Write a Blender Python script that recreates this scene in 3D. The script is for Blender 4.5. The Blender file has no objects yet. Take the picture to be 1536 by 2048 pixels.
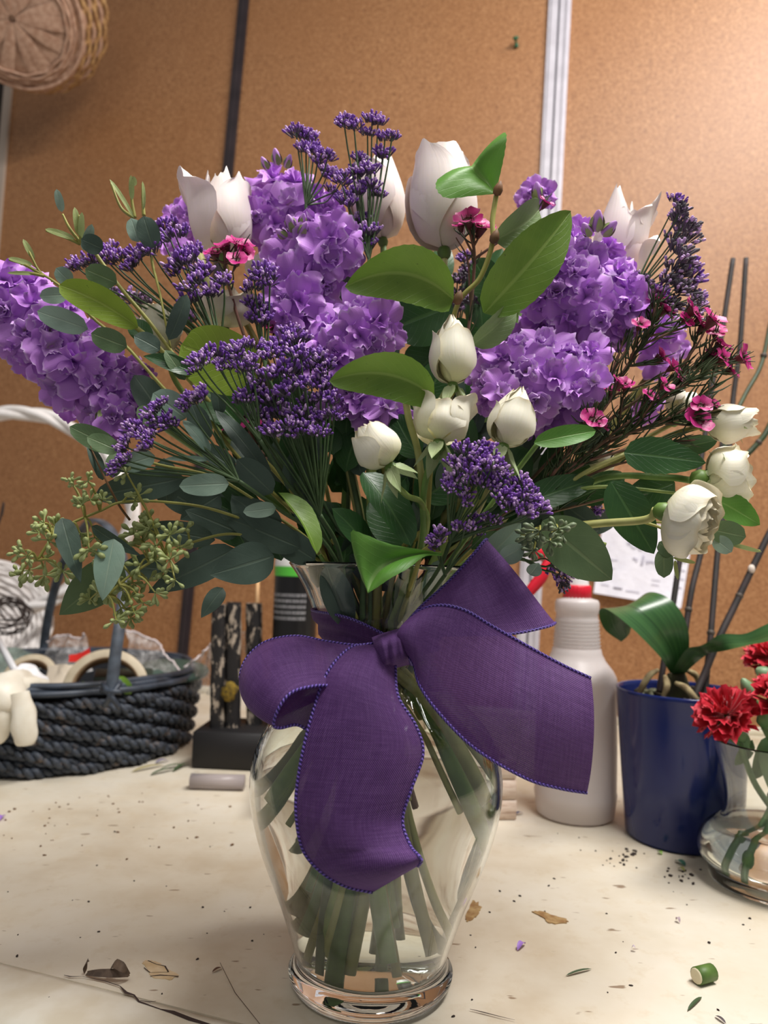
import bpy, math, random
import numpy as np
from mathutils import Vector, Matrix

# ---------------------------------------------------------------- camera
FPX, CAM_H, PITCH, ROLL = 1480.0, 0.26, 0.0725, 0.03
SC = bpy.context.scene
COL = SC.collection
_F = np.array([0, math.cos(PITCH), math.sin(PITCH)])
_U0 = np.array([0, -math.sin(PITCH), math.cos(PITCH)])
_R0 = np.array([1.0, 0, 0])
_U = math.cos(ROLL) * _U0 - math.sin(ROLL) * _R0
_R = math.cos(ROLL) * _R0 + math.sin(ROLL) * _U0
CAMPOS = np.array([0, 0, CAM_H])
cd = bpy.data.cameras.new('camera')
cam = bpy.data.objects.new('camera', cd)
COL.objects.link(cam)
cam.matrix_world = Matrix(((_R[0], _U[0], -_F[0], 0), (_R[1], _U[1], -_F[1], 0), (_R[2], _U[2], -_F[2], CAM_H), (0, 0, 0, 1)))
cd.sensor_fit = 'HORIZONTAL'
cd.sensor_width = 36.0
cd.lens = FPX / 1536 * 36.0
cd.clip_start = 0.01
cd.dof.use_dof = True
cd.dof.focus_distance = 0.43
cd.dof.aperture_fstop = 11.0
SC.camera = cam

# ---------------------------------------------------------------- light
SC.view_settings.view_transform = 'Standard'
SC.view_settings.look = 'None'
SC.view_settings.gamma = 1.0
SC.view_settings.exposure = 0.30
SC.view_settings.use_curve_mapping = False
world = bpy.data.worlds.new('room_light')
SC.world = world
world.use_nodes = True
bg = world.node_tree.nodes['Background']
bg.inputs[0].default_value = (0.95, 0.92, 0.90, 1)
bg.inputs[1].default_value = 0.19


def area(name, loc, target, sx, sy, power, color):
    d = bpy.data.lights.new(name, 'AREA')
    d.shape = 'RECTANGLE'
    d.size, d.size_y, d.energy, d.color = sx, sy, power, color
    o = bpy.data.objects.new(name, d)
    COL.objects.link(o)
    o.location = loc
    o.rotation_euler = (Vector(target) - Vector(loc)).to_track_quat('-Z', 'Y').to_euler()
    return o


area('ceiling_tube_light', (0.62, 0.30, 1.75), (0.25, 0.6, 0.0), 1.2, 0.3, 36, (1.0, 0.965, 0.93))
area('ceiling_tube_light', (-0.55, -0.35, 1.75), (-0.1, 0.5, 0.2), 1.2, 0.3, 4.5, (1.0, 0.965, 0.93))
SC.cycles.max_bounces = 24
SC.cycles.transmission_bounces = 24
SC.cycles.transparent_max_bounces = 24
SC.cycles.sample_clamp_indirect = 6.0

rng = random.Random(7)


# ---------------------------------------------------------------- helpers
def P(px, py, y):
    """The point of the place at depth y that stands at pixel px, py."""
    d = _F + (px - 768) / FPX * _R - (py - 1024) / FPX * _U
    return CAMPOS + d * (y / d[1])


def PZ(px, py, z=0.0):
    d = _F + (px - 768) / FPX * _R - (py - 1024) / FPX * _U
    return CAMPOS + d * ((z - CAM_H) / d[2])


def PX(n, y):
    return n * y / FPX


def nrm(v):
    v = np.asarray(v, float)
    return v / (np.linalg.norm(v) + 1e-12)


def lin(c):
    r = []
    for x in c[:3]:
        x = x / 255.0
        r.append(x / 12.92 if x <= 0.04045 else ((x + 0.055) / 1.055) ** 2.4)
    return (r[0], r[1], r[2], 1.0)


def cat_rom(pts, n):
    """Smooth curve through pts (k x d), n samples in all."""
    p = np.asarray(pts, float)
    k = len(p)
    if k == 2:
        t = np.linspace(0, 1, n)[:, None]
        return p[0] * (1 - t) + p[1] * t
    q = np.vstack([2 * p[0] - p[1], p, 2 * p[-1] - p[-2]])
    u = np.linspace(0, k - 1, n)
    i = np.minimum(u.astype(int), k - 2)
    t = (u - i)[:, None]
    a, b, c, d = q[i], q[i + 1], q[i + 2], q[i + 3]
    return 0.5 * (2 * b + (c - a) * t + (2 * a - 5 * b + 4 * c - d) * t ** 2 + (3 * b - a - 3 * c + d) * t ** 3)


class MB:
    def __init__(self):
        self.V, self.UV, self.F, self.M, self.n = [], [], [], [], 0

    def add(self, v, f, mat=0, uv=None):
        v = np.asarray(v, float).reshape(-1, 3)
        self.V.append(v)
        self.UV.append(np.zeros((len(v), 2)) if uv is None else np.asarray(uv, float).reshape(-1, 2))
        o = self.n
        for q in f:
            self.F.append(tuple(int(x) + o for x in q))
        self.M += [mat] * len(f)
        self.n += len(v)

    def grid(self, p, mat=0, cu=False, cv=False, uvs=(1, 1), flip=False):
        """p: n x m x 3; cu closes the first direction, cv the second."""
        p = np.asarray(p, float)
        n, m = p.shape[:2]
        f = []
        for i in range(n if cu else n - 1):
            a = i * m
            b = ((i + 1) % n) * m
            for j in range(m if cv else m - 1):
                k = (j + 1) % m
                f.append((a + j, b + j, b + k, a + k) if flip else (a + j, a + k, b + k, b + j))
        uu = np.linspace(0, uvs[0], n)
        vv = np.linspace(0, uvs[1], m)
        uv = np.stack(np.meshgrid(vv, uu), -1)
        self.add(p.reshape(-1, 3), f, mat, uv.reshape(-1, 2))

    def tube(self, pts, r, seg=6, mat=0, cap=True, squash=1.0):
        p = np.asarray(pts, float)
        n = len(p)
        r = np.full(n, r) if np.isscalar(r) else np.interp(np.linspace(0, 1, n), np.linspace(0, 1, len(r)), r)
        t = np.gradient(p, axis=0)
        t /= np.linalg.norm(t, axis=1)[:, None] + 1e-12
        a = np.cross(t[0], (0, 0, 1) if abs(t[0][2]) < 0.9 else (1, 0, 0))
        a = nrm(a)
        rings = []
        ang = np.linspace(0, 2 * math.pi, seg, endpoint=False)
        for i in range(n):
            a = nrm(a - t[i] * (a @ t[i]))
            b = np.cross(t[i], a)
            rings.append(p[i] + r[i] * (np.cos(ang)[:, None] * a + squash * np.sin(ang)[:, None] * b))
        o = self.n
        L = np.concatenate([[0], np.cumsum(np.linalg.norm(np.diff(p, axis=0), axis=1))])
        g = np.array(rings)
        uv = np.stack([np.tile(np.arange(seg) / seg, (n, 1)), np.tile(L[:, None], (1, seg))], -1)
        f = []
        for i in range(n - 1):
            for j in range(seg):
                k = (j + 1) % seg
                f.append((i * seg + j, i * seg + k, (i + 1) * seg + k, (i + 1) * seg + j))
        if cap:
            f.append(tuple(range(seg))[::-1])
            f.append(tuple((n - 1) * seg + j for j in range(seg)))
        self.add(g.reshape(-1, 3), f, mat, uv.reshape(-1, 2))

    def revolve(self, prof, seg=48, mat=0, c=(0, 0, 0), ax=None, cap=False):
        """prof: (r, z) pairs; ax: optional 3x3 whose columns are x, y, z axes."""
        pr = np.asarray(prof, float)
        a = np.linspace(0, 2 * math.pi, seg, endpoint=False)
        g = np.zeros((len(pr), seg, 3))
        g[..., 0] = pr[:, :1] * np.cos(a)
        g[..., 1] = pr[:, :1] * np.sin(a)
        g[..., 2] = pr[:, 1:2]
        if ax is not None:
            g = g @ np.asarray(ax).T
        g = g + np.asarray(c)
        o = len(pr)
        self.grid(g, mat, cv=True)
        if cap:
            self.add(g[0], [tuple(range(seg))[::-1]], mat)
            self.add(g[-1], [tuple(range(seg))], mat)

    def box(self, c, s, mat=0, ax=None, bev=0.0):
        x, y, z = [v / 2 for v in s]
        if bev <= 0:
            v = np.array([(i, j, k) for i in (-x, x) for j in (-y, y) for k in (-z, z)])
            f = [(0, 1, 3, 2), (4, 6, 7, 5), (0, 4, 5, 1), (2, 3, 7, 6), (0, 2, 6, 4), (1, 5, 7, 3)]
        else:
            bm_ = []
            prof = [(-z, bev), (-z + bev, 0), (z - bev, 0), (z, bev)]
            ring = lambda d: [(-x + d, -y), (x - d, -y), (x, -y + d), (x, y - d), (x - d, y), (-x + d, y), (-x, y - d), (-x, -y + d)]
            for zz, ins in prof:
                for (a, b) in ring(bev):
                    bm_.append((a * (1 - ins / x), b * (1 - ins / y), zz))
            v = np.array(bm_)
            f = []
            for i in range(3):
                for j in range(8):
                    k = (j + 1) % 8
                    f.append((i * 8 + j, i * 8 + k, i * 8 + 8 + k, i * 8 + 8 + j))
            f.append(tuple(range(8))[::-1])
            f.append(tuple(range(24, 32)))
        if ax is not None:
            v = v @ np.asarray(ax).T
        self.add(v + np.asarray(c), f, mat)

    def blob(self, c, rad, mat=0, n=8, m=6, jit=0.0, ax=None):
        """An ellipsoid, roughened by jit."""
        th = np.linspace(0, math.pi, m)
        ph = np.linspace(0, 2 * math.pi, n, endpoint=False)
        g = np.stack([np.outer(np.sin(th), np.cos(ph)), np.outer(np.sin(th), np.sin(ph)), np.outer(np.cos(th), np.ones(n))], -1)
        if jit:
            g[1:-1] *= 1 + jit * np.array([[rng.uniform(-1, 1) for _ in range(n)] for _ in range(m - 2)])[..., None]
        g = g * np.asarray(rad)
        if ax is not None:
            g = g @ np.asarray(ax).T
        self.grid(g + np.asarray(c), mat, cv=True, flip=True)

    def mesh(self, name, mats, off=(0, 0, 0), smooth=True):
        me = bpy.data.meshes.new(name)
        v = np.concatenate(self.V) - np.asarray(off)
        me.from_pydata(v.tolist(), [], self.F)
        for m in (mats if isinstance(mats, (list, tuple)) else [mats]):
            me.materials.append(m)
        me.polygons.foreach_set('material_index', self.M)
        if smooth:
            me.polygons.foreach_set('use_smooth', [True] * len(self.F))
        uv = np.concatenate(self.UV)
        li = np.zeros(len(me.loops), int)
        me.loops.foreach_get('vertex_index', li)
        me.uv_layers.new(name='UVMap').data.foreach_set('uv', uv[li].ravel())
        me.update()
        return me

    def build(self, name, mats, parent=None, smooth=True, origin=None):
        off = ORG.get(parent, np.zeros(3)) if parent is not None else (np.zeros(3) if origin is None else np.asarray(origin))
        o = bpy.data.objects.new(name, self.mesh(name, mats, off, smooth))
        COL.objects.link(o)
        if parent is not None:
            o.parent = parent
            ORG[o] = off
        else:
            o.location = off
            ORG[o] = np.array(off)
        return o


ORG = {}


def tag(o, label=None, cat=None, group=None, kind=None):
    for k, v in (('label', label), ('category', cat), ('group', group), ('kind', kind)):
        if v:
            o[k] = v
    return o


def thing(name, label, cat, loc=(0, 0, 0), group=None):
    o = bpy.data.objects.new(name, None)
    o.empty_display_size = 0.01
    COL.objects.link(o)
    o.location = [float(x) for x in loc]
    ORG[o] = np.asarray(loc, float)
    return tag(o, label, cat, group)


def put(name, me, parent, M):
    """A part that shares mesh me, placed by the world matrix M under its parent."""
    o = bpy.data.objects.new(name, me)
    COL.objects.link(o)
    if parent is not None:
        o.parent = parent
        o.matrix_local = Matrix.Translation(Vector(-ORG[parent])) @ M
    else:
        o.matrix_local = M
    return o


def frame(z, spin=0.0, hint=(0, 0, 1)):
    z = nrm(z)
    h = np.asarray(hint, float)
    if abs(z @ nrm(h)) > 0.97:
        h = np.array([0.3, 1.0, 0.1])
    x = nrm(np.cross(h, z))
    y = np.cross(z, x)
    c, s = math.cos(spin), math.sin(spin)
    return np.stack([c * x + s * y, c * y - s * x, z], 1)


def mat4(p, z, s=1.0, spin=0.0, hint=(0, 0, 1)):
    R = frame(z, spin, hint) * (np.asarray(s) if not np.isscalar(s) else s)
    M = Matrix.Identity(4)
    for i in range(3):
        for j in range(3):
            M[i][j] = R[i][j]
        M[i][3] = p[i]
    return M


# ---------------------------------------------------------------- materials
class NT:
    def __init__(self, m):
        self.t = m.node_tree

    def n(self, kind, ins=None, **props):
        nd = self.t.nodes.new(kind)
        for k, v in props.items():
            setattr(nd, k, v)
        for k, v in (ins or {}).items():
            s = nd.inputs[k]
            if isinstance(v, bpy.types.NodeSocket):
                self.t.links.new(v, s)
            else:
                s.default_value = v
        return nd

    def ramp(self, fac, stops, interp='LINEAR'):
        nd = self.n('ShaderNodeValToRGB', {0: fac})
        cr = nd.color_ramp
        cr.interpolation = interp
        while len(cr.elements) < len(stops):
            cr.elements.new(0.5)
        for e, (p, c) in zip(cr.elements, stops):
            e.position = p
            e.color = c if len(c) == 4 else (*c, 1)
        return nd.outputs[0]

    def math(self, op, a, b=0.0, c=0.0):
        return self.n('ShaderNodeMath', {0: a, 1: b, 2: c}, operation=op).outputs[0]

    def mix(self, f, a, b, mode='MIX'):
        nd = self.n('ShaderNodeMix', data_type='RGBA', blend_type=mode)
        for i, v in ((0, f), (6, a), (7, b)):
            if isinstance(v, bpy.types.NodeSocket):
                self.t.links.new(v, nd.inputs[i])
            else:
                nd.inputs[i].default_value = v
        return nd.outputs[2]

    def noise(self, vec, scale, detail=3.0, rough=0.5):
        return self.n('ShaderNodeTexNoise', {'Vector': vec, 'Scale': scale, 'Detail': detail, 'Roughness': rough}).outputs[0]


def mat(name, col, rough=0.5, **kw):
    m = bpy.data.materials.new(name)
    m.use_nodes = True
    b = m.node_tree.nodes['Principled BSDF']
    b.inputs['Base Color'].default_value = lin(col)
    b.inputs['Roughness'].default_value = rough
    for k, v in kw.items():
        b.inputs[k.replace('_', ' ')].default_value = v
    return m


def bsdf(m):
    return m.node_tree.nodes['Principled BSDF']


def setin(m, name, sock):
    m.node_tree.links.new(sock, bsdf(m).inputs[name])


def bump(m, h, dist=0.001, strength=0.5):
    nt = NT(m)
    nd = nt.n('ShaderNodeBump', {'Strength': strength, 'Distance': dist, 'Height': h})
    m.node_tree.links.new(nd.outputs[0], bsdf(m).inputs['Normal'])


def mottled(name, c1, c2, scale, rough=0.5, lo=0.35, hi=0.65, bumpd=0.0, detail=4.0, stretch=None, **kw):
    m = mat(name, c1, rough, **kw)
    nt = NT(m)
    co = nt.n('ShaderNodeTexCoord').outputs['Object']
    if stretch:
        co = nt.n('ShaderNodeMapping', {0: co, 3: stretch}).outputs[0]
    f = nt.noise(co, scale, detail)
    setin(m, 'Base Color', nt.ramp(f, [(lo, lin(c1)), (hi, lin(c2))]))
    if bumpd:
        bump(m, f, bumpd)
    return m


def glass(name, ior=1.45, col=(255, 255, 255), rough=0.0):
    m = mat(name, col, rough, IOR=ior, Transmission_Weight=1.0)
    return m
# ---------------------------------------------------------------- setting: board wall and worktop
YAW, LEAN = math.radians(14), math.radians(3)
W0 = PZ(1231, 1447)                                   # where wall and worktop meet
WD = np.array([math.cos(YAW), -math.sin(YAW), 0])     # along the wall
WB = np.array([math.sin(YAW), math.cos(YAW), 0])      # away from us
WU = math.cos(LEAN) * np.array([0, 0, 1.0]) + math.sin(LEAN) * WB
WN = nrm(np.cross(WD, WU))                            # towards us
if WN[1] > 0:
    WN = -WN


def WP(px, py, off=0.0):
    """The point of the wall (off metres in front of it) seen at a pixel."""
    d = _F + (px - 768) / FPX * _R - (py - 1024) / FPX * _U
    q = W0 + WN * off
    return CAMPOS + d * (((q - CAMPOS) @ WN) / (d @ WN))


board = mat('pressed_board', (192, 138, 88), 0.48)
nt = NT(board)
co = nt.n('ShaderNodeTexCoord').outputs['Object']
f1 = nt.noise(co, 210, 6, 0.7)
f2 = nt.noise(co, 5, 3)
vo = nt.n('ShaderNodeTexVoronoi', {'Vector': co, 'Scale': 16.0}, feature='F1')
c = nt.ramp(f1, [(0.32, lin((118, 79, 48))), (0.5, lin((154, 107, 68))), (0.68, lin((184, 139, 96)))])
c = nt.mix(nt.ramp(f2, [(0.35, (0, 0, 0)), (0.7, (0.35, 0.35, 0.35))]), c, lin((150, 100, 58)))
c = nt.mix(nt.ramp(vo.outputs[0], [(0.0, (0.8, 0.8, 0.8)), (0.045, (0.5, 0.5, 0.5)), (0.06, (0, 0, 0))]), c, lin((112, 70, 40)))
setin(board, 'Base Color', c)
bump(board, f1, 0.0012, 0.35)
backing_m = mat('dark_backing', (38, 28, 22), 0.8)
alu = mottled('painted_channel', (200, 196, 204), (186, 182, 190), 30, 0.4)
alu_dark = mat('channel_groove', (96, 92, 100), 0.5)
black_tape = mottled('black_strip', (38, 30, 34), (52, 42, 46), 20, 0.55)
greybrown = mottled('grey_edge_strip', (176, 160, 146), (150, 134, 120), 25, 0.5, stretch=(1, 1, 0.1))


def wall_quad(mb, pts, off, th, mat=0):
    """A board with four wall pixels as corners, off in front of the wall plane, th thick."""
    f = np.array([WP(x, y, off) for x, y in pts])
    b = f - WN * th
    mb.add(np.vstack([f, b]), [(0, 1, 2, 3), (7, 6, 5, 4), (0, 4, 5, 1), (1, 5, 6, 2), (2, 6, 7, 3), (3, 7, 4, 0)], mat)


T0, B0 = -420, 1470
m = MB()
wall_quad(m, [(-1500, T0), (2050, T0), (2050, B0 + 30), (-1500, B0 + 30)], -0.012, 0.01)
wall = m.build('wall_back', backing_m, smooth=False)
tag(wall, 'tan pressed board wall behind the worktop', None, None, 'structure')
lx = lambda y, x0, s: x0 + s * y      # x of a leaning seam at row y
SE = [(-1450, -0.06), (3, -0.05), (487, -0.094), (1119, -0.0505), (1950, -0.03)]
for i in range(4):
    (a, sa), (b, sb) = SE[i], SE[i + 1]
    ga, gb = ((14, 3), (3, 5), (5, 10), (10, 3))[i]
    m = MB()
    wall_quad(m, [(lx(T0, a, sa) + ga, T0), (lx(T0, b, sb) - gb, T0), (lx(B0, b, sb) - gb, B0), (lx(B0, a, sa) + ga, B0)], 0.0, 0.006)
    m.build('panel', board, wall, smooth=False)


def seam_box(mb, x0, s, xa, xb, off, th, mat=0, y0=T0, y1=B0):
    wall_quad(mb, [(lx(y0, x0, s) + xa, y0), (lx(y0, x0, s) + xb, y0), (lx(y1, x0, s) + xb, y1), (lx(y1, x0, s) + xa, y1)], off, th, mat)


m = MB()      # left trim: grey strip beside a dark gap
seam_box(m, 33, -0.085, -11, 3, 0.008, 0.012)
seam_box(m, 33, -0.085, -34, -11, 0.003, 0.012, 1)
tag(m.build('trim_1', [greybrown, backing_m], smooth=False), 'grey brown edge strip on the wall below the hanging basket', None, None, 'structure')
m = MB()
seam_box(m, 487, -0.094, -10, 9, 0.008, 0.012)
seam_box(m, 487, -0.094, -4, 3, 0.011, 0.004)
tag(m.build('trim_2', black_tape, smooth=False), 'narrow black strip between two boards, left of the bouquet', None, None, 'structure')
m = MB()
for xa, xb, off, k in ((-21, -15, 0.007, 0), (-15, -2, 0.010, 0), (-2, 2, 0.004, 1), (2, 15, 0.010, 0), (15, 19, 0.013, 0), (19, 24, 0.007, 0)):
    seam_box(m, 1119, -0.0505, xa, xb, off, 0.014, k)
tag(m.build('trim_3', [alu, alu_dark], smooth=False), 'pale grey grooved metal channel joining two wall boards', None, None, 'structure')

# worktop
paint = mat('cream_worktop_paint', (226, 214, 190), 0.42)
nt = NT(paint)
co = nt.n('ShaderNodeTexCoord').outputs['Object']
a = nt.noise(co, 7, 5, 0.6)
b = nt.noise(co, 60, 4, 0.65)
st = nt.noise(nt.n('ShaderNodeMapping', {0: co, 3: (1.0, 3.2, 1)}).outputs[0], 42, 2, 0.5)
c = nt.ramp(a, [(0.3, lin((204, 188, 162))), (0.5, lin((222, 212, 192))), (0.7, lin((230, 223, 208)))])
c = nt.mix(nt.ramp(b, [(0.55, (0, 0, 0)), (0.75, (0.35, 0.35, 0.35))]), c, lin((196, 174, 138)))
c = nt.mix(nt.ramp(st, [(0.695, (0, 0, 0)), (0.73, (0.75, 0.75, 0.75))]), c, lin((120, 88, 56)))
setin(paint, 'Base Color', c)
setin(paint, 'Roughness', nt.ramp(b, [(0.3, (0.34, 0.34, 0.34)), (0.7, (0.55, 0.55, 0.55))]))
bump(paint, b, 0.0006, 0.25)
edge_paint = mottled('white_edge_paint', (236, 230, 214), (222, 212, 190), 40, 0.4, bumpd=0.0004)

E0, E1 = PZ(0, 1925), PZ(470, 2043)
ed = nrm(E1 - E0)
en = np.array([ed[1], -ed[0], 0])
if en[1] > 0:
    en = -en
ea, eb = E0 - ed * 1.1, E0 + ed * 1.9
back = W0 + WB * 0.03
ba, bb = back - WD * 1.6, back + WD * 1.4
m = MB()
top = np.array([ea, eb, bb, ba])
top[:, 2] = 0
low = top - np.array([0, 0, 0.04])
m.add(np.vstack([top, low]), [(0, 1, 2, 3), (7, 6, 5, 4), (0, 4, 5, 1), (1, 5, 6, 2), (2, 6, 7, 3), (3, 7, 4, 0)])
worktop = tag(m.build('worktop', paint, smooth=False), 'cream painted worktop, stained and chipped, under the whole display', 'worktop')
m = MB()
sec = [(0.0, -0.041), (0.0, -0.0005), (0.006, 0.0011), (0.034, 0.0008), (0.046, -0.003), (0.052, -0.012), (0.052, -0.041)]
g = []
for s in np.linspace(0, 1, 30):
    q = ea + (eb - ea) * s
    wob = 0.0012 * math.sin(s * 61) + 0.0008 * math.sin(s * 140)
    g.append([q + en * (o + (wob if k in (1, 2) else 0)) + np.array([0, 0, z]) for k, (o, z) in enumerate(sec)])
m.grid(np.array(g))
m.build('edging_strip', edge_paint, worktop)
crack_m = mat('dark_crack', (62, 48, 44), 0.8)
bare_m = mottled('bare_board', (188, 158, 108), (150, 112, 68), 160, 0.7)
m = MB()      # the long crack along the edging, and short ones


def crack(mb, pts, w, z=0.0012):
    q = np.array([PZ(x, y, z) for x, y in pts])
    t = nrm(q[-1] - q[0])
    s = np.array([-t[1], t[0], 0])
    ww = np.array(w)[:, None] * 0.001
    mb.grid(np.stack([q - s * ww, q + s * ww], 1), flip=True)


crack(m, [(128, 1950), (140, 1953), (165, 1953), (210, 1962), (240, 1972), (252, 1985), (268, 1990), (278, 2003), (300, 2011), (320, 2018), (345, 2024), (380, 2038), (420, 2050)],
      [0.2, 0.5, 0.15, 0.4, 0.3, 1.0, 0.6, 0.7, 0.5, 0.4, 1.4, 1.5, 1.0])
crack(m, [(280, 2001), (300, 2004), (312, 2002)], [0.3, 0.4, 0.2])
crack(m, [(440, 1925), (470, 1985), (520, 2048)], [0.15, 0.2, 0.15])
crack(m, [(940, 2018), (965, 2024), (1000, 2033), (1030, 2040)], [0.2, 0.5, 0.3, 0.1])
crack(m, [(282, 1925), (296, 1921), (312, 1928), (330, 1932), (337, 1944), (300, 1945), (288, 1935)], [0.3, 0.4, 0.3, 0.5, 0.4, 0.3, 0.3], 0.0006)
crack(m, [(300, 1952), (320, 1950), (340, 1951), (357, 1953)], [0.3, 0.6, 0.3, 0.5], 0.0006)
o = m.build('crack', crack_m, worktop)
tag(o, kind='stuff')
tag(o, 'dark crack along the white edging')


def flake_patch(pix, z, mt, nm, lab=None, rag=0.15):
    m = MB()
    q = np.array([PZ(x, y, 0) for x, y in pix])
    q = cat_rom(np.vstack([q, q[:1]]), 6 * len(pix))[:-1]
    cen = q.mean(0)
    q = cen + (q - cen) * (1 + np.array([[rng.uniform(-rag, rag)] for _ in q]))
    n = len(q)
    up = np.array([0, 0, z])
    m.add(np.vstack([q + up, q, [cen + up]]), [(i, (i + 1) % n, 2 * n) for i in range(n)] + [(i, n + i, n + (i + 1) % n, (i + 1) % n) for i in range(n)])
    o = m.build(nm, mt, worktop, smooth=False)
    if lab:
        o['label'] = lab
    return o


flake_patch([(1062, 1824), (1085, 1824), (1105, 1832), (1132, 1840), (1128, 1848), (1098, 1847), (1085, 1836)], 0.0008, bare_m, 'chipped_patch', 'bare tan chip in the paint', 0.1)
flake_patch([(930, 1838), (945, 1805), (962, 1815), (955, 1830), (940, 1842)], 0.0007, bare_m, 'chipped_patch', 'brown chip beside the vase foot', 0.2)
flake_patch([(284, 1926), (300, 1922), (318, 1926), (333, 1938), (355, 1952), (330, 1960), (302, 1954), (296, 1940)], 0.0005, mottled('cracked_paint', (226, 204, 168), (206, 178, 136), 120, 0.6), 'chipped_patch', 'cracked tan patch of paint', 0.1)

# ledge at the foot of the wall
m = MB()
q = W0 - WB * 0.004
ax = np.stack([WD, WB, (0, 0, 1)], 1)
m.box(q + WD * -0.1 + np.array([0, 0, 0.006]), (3.0, 0.018, 0.012), ax=ax, bev=0.002)
tag(m.build('trim_4', edge_paint, smooth=False), 'white ledge along the foot of the board wall', None, None, 'structure')
# ---------------------------------------------------------------- the big glass vase, its water and the bow
VY = 0.485
VC = PZ(741, 1943)
VC = np.array([P(741, 1943, VY)[0], VY, 0.0])
V_TOP = P(755, 1130, VY)[2]
glass_m = glass('clear_glass', 1.47, (250, 253, 252))
water_m = glass('clear_water', 1.33, (252, 255, 250))


def zr(py, r):
    q = P(748, py, VY)
    return (r * ((q - CAMPOS) @ _F) / FPX, max(q[2], 0.0))


OUT = [zr(1131, 186), zr(1150, 172), zr(1180, 154), zr(1229, 133), zr(1265, 116), zr(1295, 110), zr(1325, 113), zr(1360, 130), zr(1400, 168), zr(1443, 212), zr(1485, 236),
       zr(1530, 248), zr(1571, 250), zr(1610, 246), zr(1655, 236), zr(1700, 222), zr(1742, 206), zr(1790, 187), zr(1845, 168), zr(1890, 154), zr(1908, 149)]
zs = [z for r, z in OUT]
zfoot = zs[-1]
OUT = [(r, z) for r, z in OUT]
OUT = cat_rom(OUT, 60).tolist()
foot = [(0.0485, zfoot - 0.003), (0.0505, zfoot - 0.007), (0.0515, zfoot * 0.55), (0.051, 0.006), (0.0485, 0.002), (0.044, 0.0004), (0.03, 0.0004), (0.0, 0.0015)]
outer = OUT + foot
inner = []
for r, z in OUT[::-1]:
    inner.append((r - 0.0028, z))
zin = inner[0][1]
inner = [(0.0, zin - 0.004), (0.02, zin - 0.0038), (0.036, zin - 0.002)] + inner[1:]
lip = [(OUT[0][0] - 0.0022, OUT[0][1] + 0.0012), (OUT[0][0] - 0.0008, OUT[0][1] + 0.0014)]
prof = outer[::-1] + lip[::-1] + inner[::-1]
prof = outer[::-1] + [lip[1], lip[0]] + inner[::-1]
m = MB()
m.revolve(prof, 96, 0, VC)
vase = tag(m.build('glass_vase', glass_m, origin=VC), 'tall clear glass urn vase with a purple bow holding the big bouquet', 'vase')
zwat = P(748, 1232, VY)[2]
wi = [(max(r - 0.0003, 0), z + (0.0003 if i < 3 else 0)) for i, (r, z) in enumerate(inner) if z < zwat]
wi.append((np.interp(zwat, [z for r, z in inner[4:]], [r for r, z in inner[4:]]) - 0.0003, zwat))
wi.append((0.0, zwat - 0.0002))
m = MB()
m.revolve(wi, 96, 0, VC)
tag(m.build('vase_water', water_m, origin=VC), 'clear water filling the tall glass vase up to its neck', 'water')


def vase_r(z):
    """inner radius of the vase at height z"""
    return float(np.interp(z, [q[1] for q in inner[3:]], [q[0] for q in inner[3:]]))


# --- bow
PURP = (86, 52, 116)
rib = mat('purple_woven_ribbon', PURP, 0.62)
nt = NT(rib)
uv = nt.n('ShaderNodeTexCoord').outputs['UV']
sx = nt.n('ShaderNodeSeparateXYZ', {0: uv})
wa = nt.math('SINE', nt.math('MULTIPLY', sx.outputs[0], 2 * math.pi / 0.00105))
wb = nt.math('SINE', nt.math('MULTIPLY', sx.outputs[1], 2 * math.pi / 0.00105))
weave = nt.math('MULTIPLY_ADD', nt.math('MULTIPLY', wa, wb), 0.5, 0.5)
slub = nt.noise(nt.n('ShaderNodeMapping', {0: uv, 3: (60, 900, 1)}).outputs[0], 1.0, 3, 0.6)
slub2 = nt.noise(nt.n('ShaderNodeMapping', {0: uv, 3: (900, 60, 1)}).outputs[0], 1.0, 3, 0.6)
fac = nt.math('ADD', nt.math('MULTIPLY', weave, 0.5), nt.math('MULTIPLY', nt.math('ADD', slub, slub2), 0.25))
setin(rib, 'Base Color', nt.ramp(fac, [(0.2, lin((36, 16, 50))), (0.5, lin((84, 46, 108))), (0.82, lin((152, 114, 174)))]))
bump(rib, weave, 0.0004, 0.5)
b = bsdf(rib)
b.inputs['Sheen Weight'].default_value = 0.25
b.inputs['Sheen Tint'].default_value = lin((190, 150, 220))
b.inputs['Specular IOR Level'].default_value = 0.25
out = rib.node_tree.nodes['Material Output']
tl = nt.n('ShaderNodeBsdfTranslucent', {0: lin((110, 60, 150))})
tr = nt.n('ShaderNodeBsdfTransparent')
m1 = nt.n('ShaderNodeMixShader', {0: 0.18, 1: b.outputs[0], 2: tl.outputs[0]})
holes = nt.ramp(weave, [(0.0, (0.42, 0.42, 0.42)), (0.14, (0.06, 0.06, 0.06)), (0.28, (0, 0, 0))])
m2 = nt.n('ShaderNodeMixShader', {0: holes, 1: m1.outputs[0], 2: tr.outputs[0]})
rib.node_tree.links.new(m2.outputs[0], out.inputs[0])
bind = mat('violet_stitched_edge', (98, 70, 176), 0.5)
nt = NT(bind)
uv = nt.n('ShaderNodeTexCoord').outputs['UV']
sx = nt.n('ShaderNodeSeparateXYZ', {0: uv})
tw = nt.math('MULTIPLY_ADD', nt.math('SINE', nt.math('ADD', nt.math('MULTIPLY', sx.outputs[1], 2 * math.pi / 0.0021), nt.math('MULTIPLY', sx.outputs[0], 6.283))), 0.5, 0.5)
setin(bind, 'Base Color', nt.ramp(tw, [(0.1, lin((40, 22, 84))), (0.5, lin((82, 56, 148))), (0.95, lin((124, 98, 192)))]))
bump(bind, tw, 0.0006, 0.7)

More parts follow.
